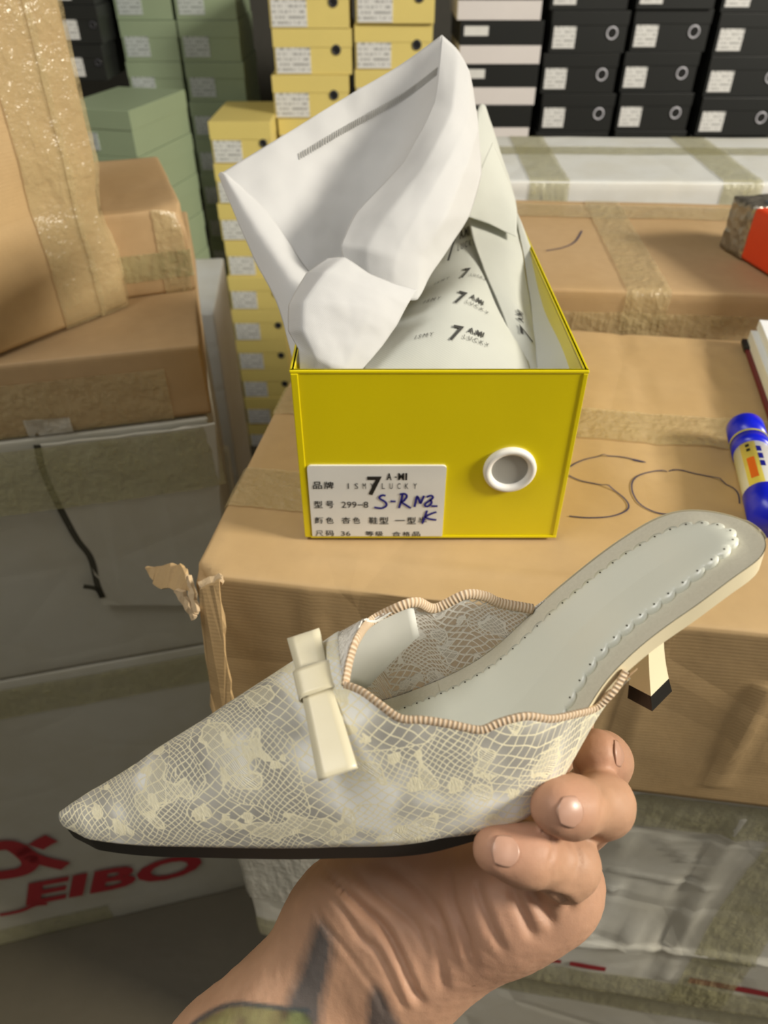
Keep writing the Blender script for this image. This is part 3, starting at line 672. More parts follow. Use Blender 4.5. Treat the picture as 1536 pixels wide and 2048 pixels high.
s3 = sheet([[(1028, 415, .632), (1034, 425, .63), (1040, 440, .628)],
            [(1045, 500, .60), (1065, 510, .597), (1075, 530, .594)],
            [(1060, 600, .558), (1090, 610, .552), (1110, 625, .548)],
            [(1070, 690, .505), (1110, 685, .50), (1138, 682, .497)],
            [(1078, 760, .468), (1110, 760, .465), (1140, 760, .463)]], wr=.0008)
put('side_fold', s3, 40, 18, M['tissue'], ti2, t2i, .0004)
logo(s1, t2i, (.87, .5), .3, 1.5, ti2, du=.1, dv=1.0, only=('7', 'A.MI'))
# ================================================================== the lace mule (own frame: x toe to heel, y away from the camera, z up)
RS = np.array([[0.97437, -0.11958, -0.19055], [0.22481, 0.48635, 0.84435], [0.0083, 0.86554, -0.50077]])
TS = np.array([-0.11978, -0.13273, 0.27816])
CW = np.array([[1, 0, 0], [0, math.sin(PITCH), math.cos(PITCH)], [0, math.cos(PITCH), -math.sin(PITCH)]])
R_ = CW @ RS; T_ = CW @ TS + np.array([0, 0, H])
shoe = empty('mule_shoe'); shoe.matrix_world = Matrix([[*R_[i], T_[i]] for i in range(3)]+[[0, 0, 0, 1]])
tag(shoe, 'cream lace pointed toe mule with satin bow and slim heel, held up in the hand', 'shoe')
KX = np.array([0., .0224, .056, .1008, .14, .1736, .2072, .2352, .252, .2688])
KZ = np.array([.0092, .0068, .0049, .0028, .0027, .0119, .0399, .0550, .0642, .0672])
KW = np.array([.0045, .0122, .0206, .0295, .0339, .0343, .0252, .0238, .0230, .0230])
KC = np.array([.0033, .0038, .0036, .0022, 0., .0007, .0073, .0107, .0088, .0050])
LS = .2688
def herm(x, v, k=KX):
    m = np.gradient(v, k); i = min(max(int(np.searchsorted(k, x))-1, 0), len(k)-2); h = k[i+1]-k[i]; t = (x-k[i])/h
    return (2*t**3-3*t*t+1)*v[i]+(t**3-2*t*t+t)*h*m[i]+(-2*t**3+3*t*t)*v[i+1]+(t**3-t*t)*h*m[i+1]
def sZ(x): return float(herm(min(max(x, 0), LS), KZ))
def sC(x): return float(herm(min(max(x, 0), LS), KC))
def sW(x):
    x = min(max(x, 0), LS); xc = .236; u = max(0, (x-xc)/(LS-xc))
    a = math.sqrt(max(1-u**2.3, 0)); tn = math.sqrt(min(1, x/.012+.02))
    return float(herm(x, KW))*a*(tn if x < .012 else 1)
HX = np.array([0, .005, .015, .024, .034, .043, .053, .063, .072, .082, .092, .101, .111, .12, .13, .15, .175, .20, .22])
HH = np.array([.004, .006, .0085, .0118, .016, .0207, .0252, .0297, .0345, .0395, .0445, .049, .054, .0595, .0635, .070, .076, .076, .07])
def sT(x): return float(np.interp(x, [.1, .15, .2, .27], [.0085, .0085, .0085, .0085]))
def uB(x): return float(np.interp(x, [.14, .175], [.0075, .0]))
def hgt(x): return float(np.interp(x, HX, HH))
def xp(x): return x+.0035*max(0, 1-x/.04)
def arch(x, ph):
    """upper surface, ph 0 at the near sole edge .. pi at the far one"""
    w = sW(x)+.0004; s, c = math.sin(ph), math.cos(ph)
    return Vector((xp(x), sC(x)-w*math.copysign(abs(c)**.9, c), sZ(x)+uB(x)+hgt(x)*abs(s)**.92))
# ---- camera rays in the shoe's frame
Mi = np.array(RS).T; EO = -Mi @ TS
def sproj(P): C = RS @ np.array(P)+TS; return CX+F*C[0]/C[2], CY-F*C[1]/C[2]
def hit(px, py, x0, x1, p0, p1):
    """parameters (x, ph) of the upper where this line of sight meets it"""
    best = None
    for it in range(5):
        nx, npz = 21, 41; g = []
        for i in range(nx):
            for j in range(npz):
                x = x0+(x1-x0)*i/(nx-1); p = p0+(p1-p0)*j/(npz-1); q = sproj(arch(x, p)); g.append(((q[0]-px)**2+(q[1]-py)**2, x, p))
        e, x, p = min(g); dx, dp = (x1-x0)/8, (p1-p0)/8; x0, x1, p0, p1 = x-dx, x+dx, p-dp, p+dp
    return x, p
NEAR = [(690, 1372), (722, 1384), (760, 1411), (800, 1438), (850, 1442), (900, 1450), (960, 1461), (1000, 1446), (1050, 1434), (1100, 1439), (1150, 1429), (1190, 1417), (1236, 1388)]
FAR = [(700, 1318), (716, 1275), (742, 1243), (800, 1213), (835, 1205), (870, 1217), (930, 1190), (970, 1193), (1000, 1206), (1065, 1218)]
nh = [hit(a, b, .09, .23, .1, 1.75) for a, b in NEAR]
fh = [hit(a, b, .10, .15, 1.0, 1.75) for a, b in FAR[:2]]+[hit(*FAR[2], .11, .16, 1.5, 2.3)]+[hit(a, b, .12, .23, 1.95, 3.05) for a, b in FAR[3:]]
nh.sort(); fh.sort()
XT = nh[0][0]; XE = .214
thr = (XT, PI/2); fh = [h_ for h_ in fh if h_[0] > XT+.0004]
nX, nP = [a for a, b in nh], [b for a, b in nh]; fX, fP = [thr[0]+.0]+[a for a, b in fh]+[.216], [nP[0]]+[b for a, b in fh]+[3.1]
def pn(x): return float(np.interp(x, nX, nP))
def pf(x): return float(np.interp(x, fX, fP))
# ---- lace
def lace(name, see=False):
    q = NT(name); uv = q.coord('UV'); mm = q.mapping(uv, (1000, 1000, 1000))
    wp = q.n('ShaderNodeTexNoise'); q.l(mm, wp.inputs['Vector']); wp.inputs['Scale'].default_value = .09; wp.inputs['Detail'].default_value = 1
    sub = q.n('ShaderNodeVectorMath', operation='SUBTRACT'); q.l(wp.outputs[1], sub.inputs[0]); sub.inputs[1].default_value = (.5, .5, .5)
    scl = q.n('ShaderNodeVectorMath', operation='SCALE'); q.l(sub.outputs[0], scl.inputs[0]); scl.inputs['Scale'].default_value = 4.0
    ad = q.n('ShaderNodeVectorMath', operation='ADD'); q.l(mm, ad.inputs[0]); q.l(scl.outputs[0], ad.inputs[1]); W_ = ad.outputs[0]
    def net(p, th, asp):
        s = q.n('ShaderNodeSeparateXYZ'); q.l(W_, s.inputs[0]); y = q.math('MULTIPLY', s.outputs[1], asp)
        a = q.math('ABSOLUTE', q.math('SUBTRACT', q.math('FRACT', q.math('MULTIPLY', q.math('ADD', s.outputs[0], y), 1/p)), .5))
        b = q.math('ABSOLUTE', q.math('SUBTRACT', q.math('FRACT', q.math('MULTIPLY', q.math('SUBTRACT', s.outputs[0], y), 1/p)), .5))
        return q.math('SMOOTHSTEP' if False else 'GREATER_THAN', q.math('MAXIMUM', a, b), .5-th)
    fine = net(2.6, .10, 1.0); coarse = net(5.2, .065, 1.2)
    n1 = q.noise(mm, .05, 0); n2 = q.noise(q.mapping(mm, loc=(37, 11, 5)), .075, 1.0, .4)
    isco = q.math('GREATER_THAN', n1, .505)
    line = q.math('ADD', q.math('MULTIPLY', coarse, isco), q.math('MULTIPLY', fine, q.math('SUBTRACT', 1.0, isco)))
    sol = q.math('GREATER_THAN', n2, .60); cord = q.math('LESS_THAN', q.math('ABSOLUTE', q.math('SUBTRACT', n2, .60)), .012)
    cord2 = q.math('LESS_THAN', q.math('ABSOLUTE', q.math('SUBTRACT', n1, .505)), .005)
    mot = q.n('ShaderNodeTexVoronoi', feature='F1'); q.l(q.mapping(W_, (.105, .105, .105)), mot.inputs['Vector']); mot.inputs['Scale'].default_value = 1.0
    wob = q.math('MULTIPLY', q.math('SUBTRACT', q.noise(mm, .42, 1), .5), .30)
    pet = q.math('ADD', mot.outputs['Distance'], wob)
    gate = q.math('GREATER_THAN', q.noise(q.mapping(mm, loc=(9, 5, 2)), .04, 0), .47)
    leaf = q.math('MULTIPLY', q.math('LESS_THAN', pet, .26), gate)
    rim_ = q.math('MULTIPLY', q.math('LESS_THAN', q.math('ABSOLUTE', q.math('SUBTRACT', pet, .26)), .035), gate)
    weave = q.math('GREATER_THAN', q.math('FRACT', q.math('MULTIPLY', q.n('ShaderNodeSeparateXYZ').outputs[0], 1.0)), 2.0)
    s3 = q.n('ShaderNodeSeparateXYZ'); q.l(W_, s3.inputs[0])
    weave = q.math('ADD', .42, q.math('MULTIPLY', q.math('SINE', q.math('MULTIPLY', q.math('ADD', s3.outputs[0], s3.outputs[1]), 7.0)), .14))
    solid = q.math('MAXIMUM', leaf, q.math('MULTIPLY', sol, weave))
    stitch = q.noise(q.mapping(W_, (1.6, .3, 1)), 1.0, 2)
    th = q.math('MAXIMUM', q.math('MAXIMUM', line, cord), q.math('MAXIMUM', q.math('MAXIMUM', q.math('MULTIPLY', leaf, .85), q.math('MULTIPLY', sol, weave)), q.math('MAXIMUM', cord2, rim_)))
    sx = q.n('ShaderNodeSeparateXYZ'); q.l(mm, sx.inputs[0])
    near_ = q.math('SUBTRACT', 1.0, q.math('MULTIPLY', q.math('ABSOLUTE', q.math('SUBTRACT', sx.outputs[0], 124.0)), 1/34.0))
    patch = q.ramp(q.math('ADD', q.noise(q.mapping(mm, loc=(3, 70, 9)), .05, 1), q.math('MULTIPLY', q.math('MAXIMUM', near_, 0.0), .28)), [(.42, sr(158, 155, 148)), (.60, sr(190, 187, 178)), (.72, sr(240, 240, 236))])
    thc = q.mix(stitch, sr(226, 216, 178), sr(254, 248, 222))
    if see: patch, thc = c4(sr(236, 232, 228)), c4(sr(244, 240, 234))
    q.set(Base_Color=q.mix(th, patch, thc), Roughness=.6)
    q.b.inputs['Sheen Weight'].default_value = .15
    if see: q.put(q.b.inputs['Alpha'], q.math('ADD', .2, q.math('MULTIPLY', th, .8)))
    h = q.math('ADD', th, q.math('MULTIPLY', q.math('MULTIPLY', solid, q.noise(q.mapping(W_, (3.0, .4, 1)), 1.0, 1)), .6))
    q.bump(h, .55, .0007)
    return q.m
M['lace'] = lace('cream_lace'); M['lace_see'] = lace('open_lace', True)
# vamp: closed over the toes, then the near wall; one mesh with arc-length UVs
def upper(name, xs, rng, nv, mat, thick=.0009):
    V, U = [], []
    for x in xs:
        a, b = rng(x); row = [arch(x, a+(b-a)*j/(nv-1)) for j in range(nv)]
        mid = min(range(nv), key=lambda j: abs(a+(b-a)*j/(nv-1)-PI/2)) if b > PI*.6 else nv-1
        d = [0]
        for j in range(1, nv): d.append(d[-1]+(row[j]-row[j-1]).length)
        V += row; U += [(x, t_-d[0]) for t_ in d]
    f = [(i*nv+j, (i+1)*nv+j, (i+1)*nv+j+1, i*nv+j+1) for i in range(len(xs)-1) for j in range(nv-1)]
    o = mobj(name, V, f, mat, shoe, True, U); solidify(o, thick, 1); return o
xv = [0, .0008, .002, .004, .007]+[.011+(thr[0]-.011)*k/60 for k in range(61)]
xn = [thr[0]+(XE-thr[0])*k/70 for k in range(71)]
PS = min(nP[0], PI*.55)
def vamp_mesh():
    V, U, fc = [], [], []; nv, nw = 34, 30; all_x = xv+xn[1:]
    for x in all_x:
        b = PS if x <= thr[0] else min(pn(x), PI*.55); d = 0; pr = None
        for j in range(nv):
            p = arch(x, b*j/(nv-1)); d += (p-pr).length if pr else 0; pr = p; V.append(p); U.append((x, d))
    fc += [(i*nv+j, (i+1)*nv+j, (i+1)*nv+j+1, i*nv+j+1) for i in range(len(all_x)-1) for j in range(nv-1)]
    o = len(V)
    for i, x in enumerate(xv):
        pr = V[i*nv+nv-1]; d = U[i*nv+nv-1][1]
        for j in range(1, nw):
            p = arch(x, PS+(PI-PS)*j/(nw-1)); d += (p-pr).length; pr = p; V.append(p); U.append((x, d))
    id_ = lambda i, j: i*nv+nv-1 if j == 0 else o+i*(nw-1)+j-1
    fc += [(id_(i, j), id_(i+1, j), id_(i+1, j+1), id_(i, j+1)) for i in range(len(xv)-1) for j in range(nw-1)]
    ob = mobj('lace_vamp', V, fc, M['lace'], shoe, True, U); solidify(ob, .0009, 1)
vamp_mesh()
lf = upper('lace_side', xn, lambda x: (pf(x), PI), 30, M['lace_see'], .0005)
lf['label'] = 'see-through white lace on the far side'
# white lining showing at the throat
q_ = plain('white_lining', sr(236, 236, 230), .7)
upper('lining', [thr[0]-.03+.058*k/20 for k in range(21)], lambda x: (PI*.62, PI*.93) if x < thr[0] else (max(pf(x), PI*.62), PI*.96-.35*min(1, max(0, (x-thr[0])/.03))), 12, q_, .0004).modifiers[0].offset = -3
# scalloped binding along the topline
bind = plain('tan_binding', sr(208, 182, 148), .75)
q = NT('corded_binding'); v = q.coord('UV'); w_ = q.n('ShaderNodeTexWave', wave_type='BANDS', bands_direction='X'); q.l(v, w_.inputs[0]); w_.inputs['Scale'].default_value = 210; w_.inputs['Distortion'].default_value = 1
q.set(Base_Color=q.mix(w_.outputs[1], sr(186, 156, 122), sr(226, 206, 180)), Roughness=.7); q.bump(w_.outputs[1], .6, .0006); M['bind'] = q.m
def binding(pts, r):
    P = spl(pts, 140); n = 8; V, U, prev, d = [], [], None, 0
    for i, p in enumerate(P):
        t_ = (P[min(i+1, len(P)-1)]-P[max(i-1, 0)]).normalized(); a = prev or Vector((0, 0, 1)); x = (a-t_*a.dot(t_)).normalized(); y = t_.cross(x); prev = x
        if i: d += (p-P[i-1]).length
        for k in range(n+1):
            th = 2*PI*k/n; V.append(p+x*math.cos(th)*r*1.35+y*math.sin(th)*r*.75); U.append((d, k/n*.01))
    f = [(i*(n+1)+k, i*(n+1)+k+1, (i+1)*(n+1)+k+1, (i+1)*(n+1)+k) for i in range(len(P)-1) for k in range(n)]
    return mobj('scalloped_binding', V, f, M['bind'], shoe, True, U)
nb = [arch(x, min(p, PI*.55)) for x, p in nh if x < .207]
last = nb[-1]
binding(nb+[last+Vector((.007, .0012, .0045)), last+Vector((.0125, .004, .0095))], .0016)
binding([arch(thr[0], nP[0])]+[arch(x, p) for x, p in fh], .0015)
# ear of lace at the end of the near side
mb = MB(); e0, e1 = arch(.205, .05), last
mb.grid(lambda u, v: e1.lerp(e0, v*.75) + (Vector((.0125, .004, .0095))*(1-v)*u) + Vector((.004*u*(1-v), 0, 0)), 8, 8)
solidify(mb.build('lace_tab', M['bind'], shoe, True), .0008)
# ---- footbed, sole, rim, heel
suede = NT('cream_suede'); v = suede.coord(); suede.set(Base_Color=suede.mix(suede.noise(v, 900, 2), sr(206, 201, 182), sr(222, 217, 199)), Roughness=.75); suede.bump(suede.noise(v, 1600, 2), .2, .0003)
padm = NT('pearl_leather'); v = padm.coord(); padm.set(Base_Color=padm.mix(padm.noise(v, 25, 3), sr(228, 230, 216), sr(236, 238, 226)), Roughness=.3); padm.b.inputs['Coat Weight'].default_value = .5; padm.b.inputs['Coat Roughness'].default_value = .25; padm.bump(padm.noise(v, 400, 3), .06, .0003)
rimm = plain('cream_leather', sr(238, 226, 192), .4); blackr = plain('black_rubber', sr(20, 20, 20), .55)
def bed(x, s, dz=0): w = sW(x); return Vector((xp(x), sC(x)+s*w, sZ(x)+sT(x)-.0012+dz-.0016*(1-s*s)*min(1, x/.1)*.6))
xs = [LS*(1-math.cos(PI*k/119))/2 for k in range(120)]
def surf(name, ss, fn, mat, n2=22):
    mb = MB(); mb.grid(lambda u, v: fn(ss[round(u*(len(ss)-1))], v), len(ss), n2); return mb.build(name, mat, shoe, True)
surf('sock_lining', xs, lambda x, v: bed(x, -1+2*v, .0012), suede.m)
# padded insole with pinked edge
X0, X1 = .10, LS-.0085
def edge_s(x, side):
    w = sW(x); return None
def pad_w(x):                                        # half width of the padded insole
    u = max(0, (x-.225)/(X1-.225)); return max((sW(min(x, .236))-.0098)*math.sqrt(max(0, 1-u**2.4)), 0)
N = 900; base = []
for k in range(N):                                   # closed outline: near side out, far side back
    s_ = k/N
    if s_ < .5: x = X0+(X1-X0)*math.sin(PI/2*min(1, s_*2))**1.0; base.append((x, -1))
    else: x = X0+(X1-X0)*math.sin(PI/2*min(1, (1-s_)*2)); base.append((x, 1))
def padpt(x, y): w = max(sW(x), 1e-4); s = (y-sC(x))/w; return bed(x, max(-1, min(1, s)), .0012+.0015)
O = [Vector((x, sC(x)*1.0+sd*pad_w(x))) for x, sd in base]
# even resample + scallops
cum = [0]
for i in range(1, N+1): cum.append(cum[-1]+(O[i % N]-O[i-1]).length)
TOT = cum[-1]; NS = round(TOT/.0052); M2 = NS*10
out, dots, inn = [], [], []
for k in range(M2):
    s_ = k/M2*TOT; i = int(np.searchsorted(cum, s_, 'right'))-1; i = min(i, N-1); tt = (s_-cum[i])/max(cum[i+1]-cum[i], 1e-9)
    p = O[i].lerp(O[(i+1) % N], tt); a = O[(i-4) % N]; b = O[(i+5) % N]; t_ = (b-a).normalized(); nn = Vector((t_.y, -t_.x))
    ph = (k % 10)/10; sc = .0021*math.sqrt(max(0, 1-(2*ph-1)**2))
    out.append(p+nn*sc); inn.append(p.copy())
    if k % 10 == 5: dots.append(p+nn*.0003)
cen = [Vector((x, sC(x))) for x in [X0+(X1-X0)*j/60 for j in range(61)]]
V, fcs = [], []
rings = [1.0, .999, .90, .75, .5, .25, .0]
for r in rings:
    for p in (out if r > .9995 else inn):
        xx = min(max(p.x, X0+.004), X1-.022); c_ = Vector((xx, sC(xx))); w_ = c_.lerp(p, r)
        z = padpt(w_.x, w_.y); z.z += (.0011 if r < .95 else (.0007 if r < .9995 else .0003)) - .0012*(1-r)**1.2*.6
        V.append(z)
m = len(out)
for j in range(len(rings)-1):
    for k in range(m): fcs.append((j*m+k, (j+1)*m+k, (j+1)*m+(k+1) % m, j*m+(k+1) % m))
b0 = len(V)
for p in out: z = padpt(p.x, p.y); z.z -= .0016; V.append(z)
for k in range(m): fcs.append((b0+k, k, (k+1) % m, b0+(k+1) % m))
fcs = [tuple(reversed(f)) for f in fcs]
pad = mobj('padded_insole', V, fcs, padm.m, shoe, True)
dm = MB()
for p in dots:
    z = padpt(p.x, p.y); z.z += .00095; dm.add([z+Vector((.0004*math.cos(2*PI*k/7), .0004*math.sin(2*PI*k/7), 0)) for k in range(7)], [tuple(range(7))])
d_ = dm.build('perforations', plain('pin_holes', sr(66, 62, 52), .9), pad); tag(d_, kind='stuff')
# side rim of the seat and shank (cream) and black outsole
def wall(name, ss, zt, zb, inset, mat, out_=.0006):
    mb = MB(); n = len(ss)
    loop = [(x, -1) for x in ss]+[(x, 1) for x in reversed(ss)]
    def P(k, lv):
        x, sd = loop[k]; w = sW(x)+out_-inset*lv; z = sZ(x)+zt(x)+(zb(x)-zt(x))*lv; return Vector((xp(x)+(out_ if x > LS-.001 else 0), sC(x)+sd*max(w, .0002), z))
    lv = [0, .12, .5, .88, 1]
    mb.grid(lambda u, v: P(round(u*(2*n-1)) % (2*n), lv[round(v*4)]), 2*n, 5, True)
    c = len(mb.v)
    mb.grid(lambda u, v: (lambda x, w: Vector((xp(x), sC(x)+(2*v-1)*max(w, .0002), sZ(x)+zb(x))))(ss[round(u*(n-1))], sW(ss[round(u*(n-1))])+out_-inset), n, 4)
    return mb.build(name, mat, shoe, True)
xr = [.150+(LS-.150)*math.sin(PI/2*k/70) for k in range(71)]
wall('seat_rim', xr, lambda x: sT(x)+.0004, lambda x: 0.0, .0022, rimm)
xo = [.176*(1-math.cos(PI*k/69))/2 for k in range(70)]
wall('outsole', xo, lambda x: float(np.interp(x, [.13, .176], [.0080, .0022])), lambda x: float(np.interp(x, [.14, .176], [-.0003, .0008])), .0008, blackr, .0011)
# heel: slim four-sided block turned corner to the camera, flaring at the foot
hc0, hc1 = Vector((.2325, sC(.232), sZ(.23)+.002)), Vector((.2325, .0093, .0046))
def heel_sec(t_):
    c = hc0.lerp(hc1, t_); c.x -= .0006*math.sin(PI*t_)
    k_ = .62+.38*t_**2.4+.30*(1-t_)**3; a = (.0068*k_, .0052*k_*1.05)
    an = math.radians(33); ex = Vector((math.cos(an), math.sin(an), 0)); ey = Vector((-math.sin(an), math.cos(an), 0)); R = []
    for sx, sy in ((-1, -1), (1, -1), (1, 1), (-1, 1)):
        for k in (-1, 0, 1):
            th = math.atan2(sy, sx)+k*.12; R.append(c+ex*a[0]*sx*(1-.06*abs(k))+ey*a[1]*sy*(1-.06*abs(k)) + (ex*(-math.sin(math.atan2(sy, sx)))*a[0]+ey*math.cos(math.atan2(sy, sx))*a[1])*.07*k)
    return R
def loft(name, ts, mat, par):
    mb = MB(); R = [heel_sec(t_) for t_ in ts]; n = 12
    mb.add([p for r in R for p in r], [(i*n+k, i*n+(k+1) % n, (i+1)*n+(k+1) % n, (i+1)*n+k) for i in range(len(R)-1) for k in range(n)]+[tuple(range(n-1, -1, -1)), tuple((len(R)-1)*n+k for k in range(n))])
    return mb.build(name, mat, par, False)
he = loft('heel', [k/20*.86 for k in range(21)], rimm, shoe)
loft('heel_tip', [.86, .92, 1.0], plain('black_top_piece', sr(26, 26, 26), .25), he)
# ---- satin bow
satin = NT('cream_satin'); v = satin.coord(); satin.set(Base_Color=satin.mix(satin.noise(v, 40, 2), sr(206, 196, 164), sr(224, 217, 192)), Roughness=.32); satin.b.inputs['Sheen Weight'].default_value = .3; satin.bump(satin.noise(v, 700, 2), .08, .0003)
b0_, b1_ = Vector((.1095, .0105, .0715)), Vector((.1145, -.0365, .0535)); ax = (b1_-b0_).normalized(); wd = Vector((1, 0, 0)); wd = (wd-ax*wd.dot(ax)).normalized(); nb_ = wd.cross(ax)
if nb_.z < 0: nb_ = -nb_
bow = MB(); hw = .0061
def loop_pt(s_, half, L0, L1):
    """flattened ribbon loop cross-run: s_ 0..1 round the loop from L0 to L1"""
    th = 2*PI*s_; c = (L0+L1)/2; h = (L1-L0)/2; ct = math.cos(th)
    return c+h*math.copysign(abs(ct)**.35, ct), .0013*math.copysign(abs(math.sin(th))**.6, math.sin(th))
def band(L0, L1, w0, w1, lift=.0):
    mb = MB()
    mb.grid(lambda u, v: (lambda a: b0_+ax*a[0]+nb_*(a[1]+lift)+wd*((v-.5)*2*(w0+(w1-w0)*min(1, max(0, (a[0]-L0)/(L1-L0))))))(loop_pt(u, 0, L0, L1)), 44, 5, True)
    return mb
LB_ = (b1_-b0_).length
o = band(0, LB_*.40, hw*.95, hw*.80).build('bow_loop', satin.m, shoe, True); solidify(o, .0007)
o = band(LB_*.36, LB_, hw*.80, hw*1.02).build('bow_loop', satin.m, shoe, True); solidify(o, .0007)
mb = MB(); kc = b0_+ax*(LB_*.37)
def kn(u, v):
    th = 2*PI*u; ct, st = math.cos(th), math.sin(th)
    return kc+wd*(hw*1.02*math.copysign(abs(ct)**.45, ct))+nb_*(.0026*math.copysign(abs(st)**.7, st)+.0002)+ax*((v-.5)*.0102)
mb.grid(kn, 40, 8, True); solidify(mb.build('bow_knot', satin.m, shoe, True), .0007)
# ================================================================== the hand and forearm holding the shoe
def cp(px, py, dep): return np.array([(px-CX)/F*dep, -(py-CY)/F*dep, dep])     # right, up, away
J = dict(
    wr=cp(690, 1852, .318), wu=cp(787, 1950, .312), fr=cp(452, 2136, .305), fu=cp(640, 2260, .300),
    mi=cp(985, 1640, .338), mm=cp(1045, 1680, .330), mr=cp(1092, 1722, .314), mp=cp(1108, 1768, .292),
    ip=cp(1105, 1500, .338), idp=cp(1140, 1440, .332), it=cp(1160, 1400, .325),
    mpp=cp(1196, 1582, .302), mdp=cp(1206, 1522, .286), mt=cp(1192, 1508, .274),
    rp=cp(1206, 1610, .262), rdp=cp(1142, 1613, .2435), rt=cp(1112, 1614, .2372),
    pp=cp(1132, 1728, .258), pdp=cp(1048, 1708, .2445), pt=cp(992, 1699, .2405),
    el=cp(330, 2420, .285), fm=cp(548, 2195, .303),
    t0=cp(720, 1775, .325), t1=cp(770, 1640, .352), t2=cp(850, 1560, .352), t3=cp(915, 1500, .346))
BONES = [  # a, b, radius a, radius b, blend
    ('fr', 'wr', .0255, .0205), ('fu', 'wu', .029, .0195), ('fr', 'wu', .024, .017), ('fu', 'wr', .024, .017), ('wr', 'wu', .0195, .019),
    ('wr', 'mi', .0185, .0135), ('wr', 'mm', .018, .0135), ('wu', 'mr', .018, .013), ('wu', 'mp', .0185, .0155),
    ('mi', 'mm', .0125, .0125), ('mm', 'mr', .0125, .0125), ('mr', 'mp', .0125, .0135),
    ('mi', 'ip', .0108, .0098), ('ip', 'idp', .0095, .0086), ('idp', 'it', .0085, .0076),
    ('mm', 'mpp', .0112, .0104), ('mpp', 'mdp', .0102, .0096), ('mdp', 'mt', .0096, .0092),
    ('mr', 'rp', .0106, .0098), ('rp', 'rdp', .0094, .0087), ('rdp', 'rt', .0087, .0083),
    ('mp', 'pp', .0120, .0104), ('pp', 'pdp', .0101, .0089), ('pdp', 'pt', .0089, .0076),
    ('t0', 't1', .0185, .0135), ('t1', 't2', .0128, .0112), ('t2', 't3', .0108, .0092)]
J['el'] = J['fm'] + (J['fm']-(J['wr']+J['wu'])/2)*1.9
EXTRA = [(J['fm'], J['el'], .0345, .041),   # palm pads: two points given directly
    (cp(730, 1790, .312), cp(850, 1720, .312), .0190, .0165), (cp(806, 1928, .302), cp(1010, 1806, .290), .0205, .0195), (cp(1010, 1806, .290), cp(1085, 1778, .288), .0195, .0170),
    (cp(820, 1830, .312), cp(1010, 1740, .306), .0190, .0165)]
SEG = [(J[a], J[b], ra, rb) for a, b, ra, rb in BONES]+EXTRA
NB = len(BONES)
# fingers get a tight blend with their neighbours, the palm a wide one
FING = {'i': range(12, 15), 'm': range(15, 18), 'r': range(18, 21), 'p': range(21, 24), 't': range(24, 27)}
def seg_d(P, a, b, ra, rb):
    ba = b-a; t = np.clip(((P-a)@ba)/(ba@ba), 0, 1); d = np.linalg.norm(P-a-t[:, None]*ba, axis=1)
    return d-(ra+(rb-ra)*t)
def smin(a, b, k):
    h = np.maximum(k-np.abs(a-b), 0)/k; return np.minimum(a, b)-h*h*k*.25
def sdf(P):
    d = None
    for i in list(range(0, 12))+list(range(NB, len(SEG))):
        e = seg_d(P, *SEG[i]); d = e if d is None else smin(d, e, .016)
    for f_ in FING.values():
        g = None
        for i in f_: e = seg_d(P, *SEG[i]); g = e if g is None else smin(g, e, .008)
        d = smin(d, g, .0032)
    return d
def surface_nets(lo, hi, h):
    n = [int(math.ceil((hi[i]-lo[i])/h))+1 for i in range(3)]
    ax = [lo[i]+h*np.arange(n[i]) for i in range(3)]
    B = 6; nb = [-(-k//B) for k in n]                      # coarse blocks first, fine samples only near the skin
    cen = np.stack(np.meshgrid(*[lo[i]+h*(B*np.arange(nb[i])+(B-1)/2) for i in range(3)], indexing='ij'), -1).reshape(-1, 3)
    dc = sdf(cen); D = np.repeat(np.repeat(np.repeat(dc.reshape(nb), B, 0), B, 1), B, 2); m = np.abs(dc) < h*B*1.35+.004
    o = np.stack(np.meshgrid(*[np.arange(B)]*3, indexing='ij'), -1).reshape(-1, 3)
    ix = np.stack(np.unravel_index(np.where(m)[0], nb), 1)*B
    ix = (ix[:, None, :]+o[None]).reshape(-1, 3); P_ = np.array(lo)+h*ix; dv = np.empty(len(P_))
    for s in range(0, len(P_), 400000): dv[s:s+400000] = sdf(P_[s:s+400000])
    D[tuple(ix.T)] = dv; D = D[:n[0], :n[1], :n[2]]
    D = D.reshape(n); ins = D < 0
    c = np.zeros([k-1 for k in n], int)
    for dx in (0, 1):
        for dy in (0, 1):
            for dz in (0, 1): c += ins[dx:n[0]-1+dx, dy:n[1]-1+dy, dz:n[2]-1+dz]
    cell = (c > 0) & (c < 8); idx = -np.ones(cell.shape, int); ii = np.argwhere(cell); idx[cell] = np.arange(len(ii))
    V = np.array(lo)+h*(ii+.5); faces = []
    for a in range(3):
        b, e = (a+1) % 3, (a+2) % 3
        s0 = [slice(None)]*3; s1 = [slice(None)]*3; s0[a] = slice(0, -1); s1[a] = slice(1, None)
        X = ins[tuple(s0)] != ins[tuple(s1)]
        E_ = np.argwhere(X); ok = (E_[:, b] > 0) & (E_[:, e] > 0) & (E_[:, b] < n[b]-1) & (E_[:, e] < n[e]-1); E_ = E_[ok]
        first = ins[tuple(s0)][tuple(E_.T)]
        q = []
        for db, de in ((-1, -1), (0, -1), (0, 0), (-1, 0)):
            K = E_.copy(); K[:, b] += db; K[:, e] += de; q.append(idx[tuple(K.T)])
        q = np.stack(q, 1); q[~first] = q[~first][:, ::-1]; faces.append(q)
    Fq = np.concatenate(faces)
    for _ in range(6):                                   # settle on the exact surface
        d = sdf(V); g = np.stack([sdf(V+np.eye(3)[i]*5e-5)-d for i in range(3)], 1)/5e-5
        V = V-np.clip(d, -.001, .001)[:, None]*g/np.maximum((g*g).sum(1), .25)[:, None]
    return V, Fq
allp = np.array([p for s in SEG for p in s[:2]])
V, Fq = surface_nets(allp.min(0)-.033, allp.max(0)+.033, .00125)
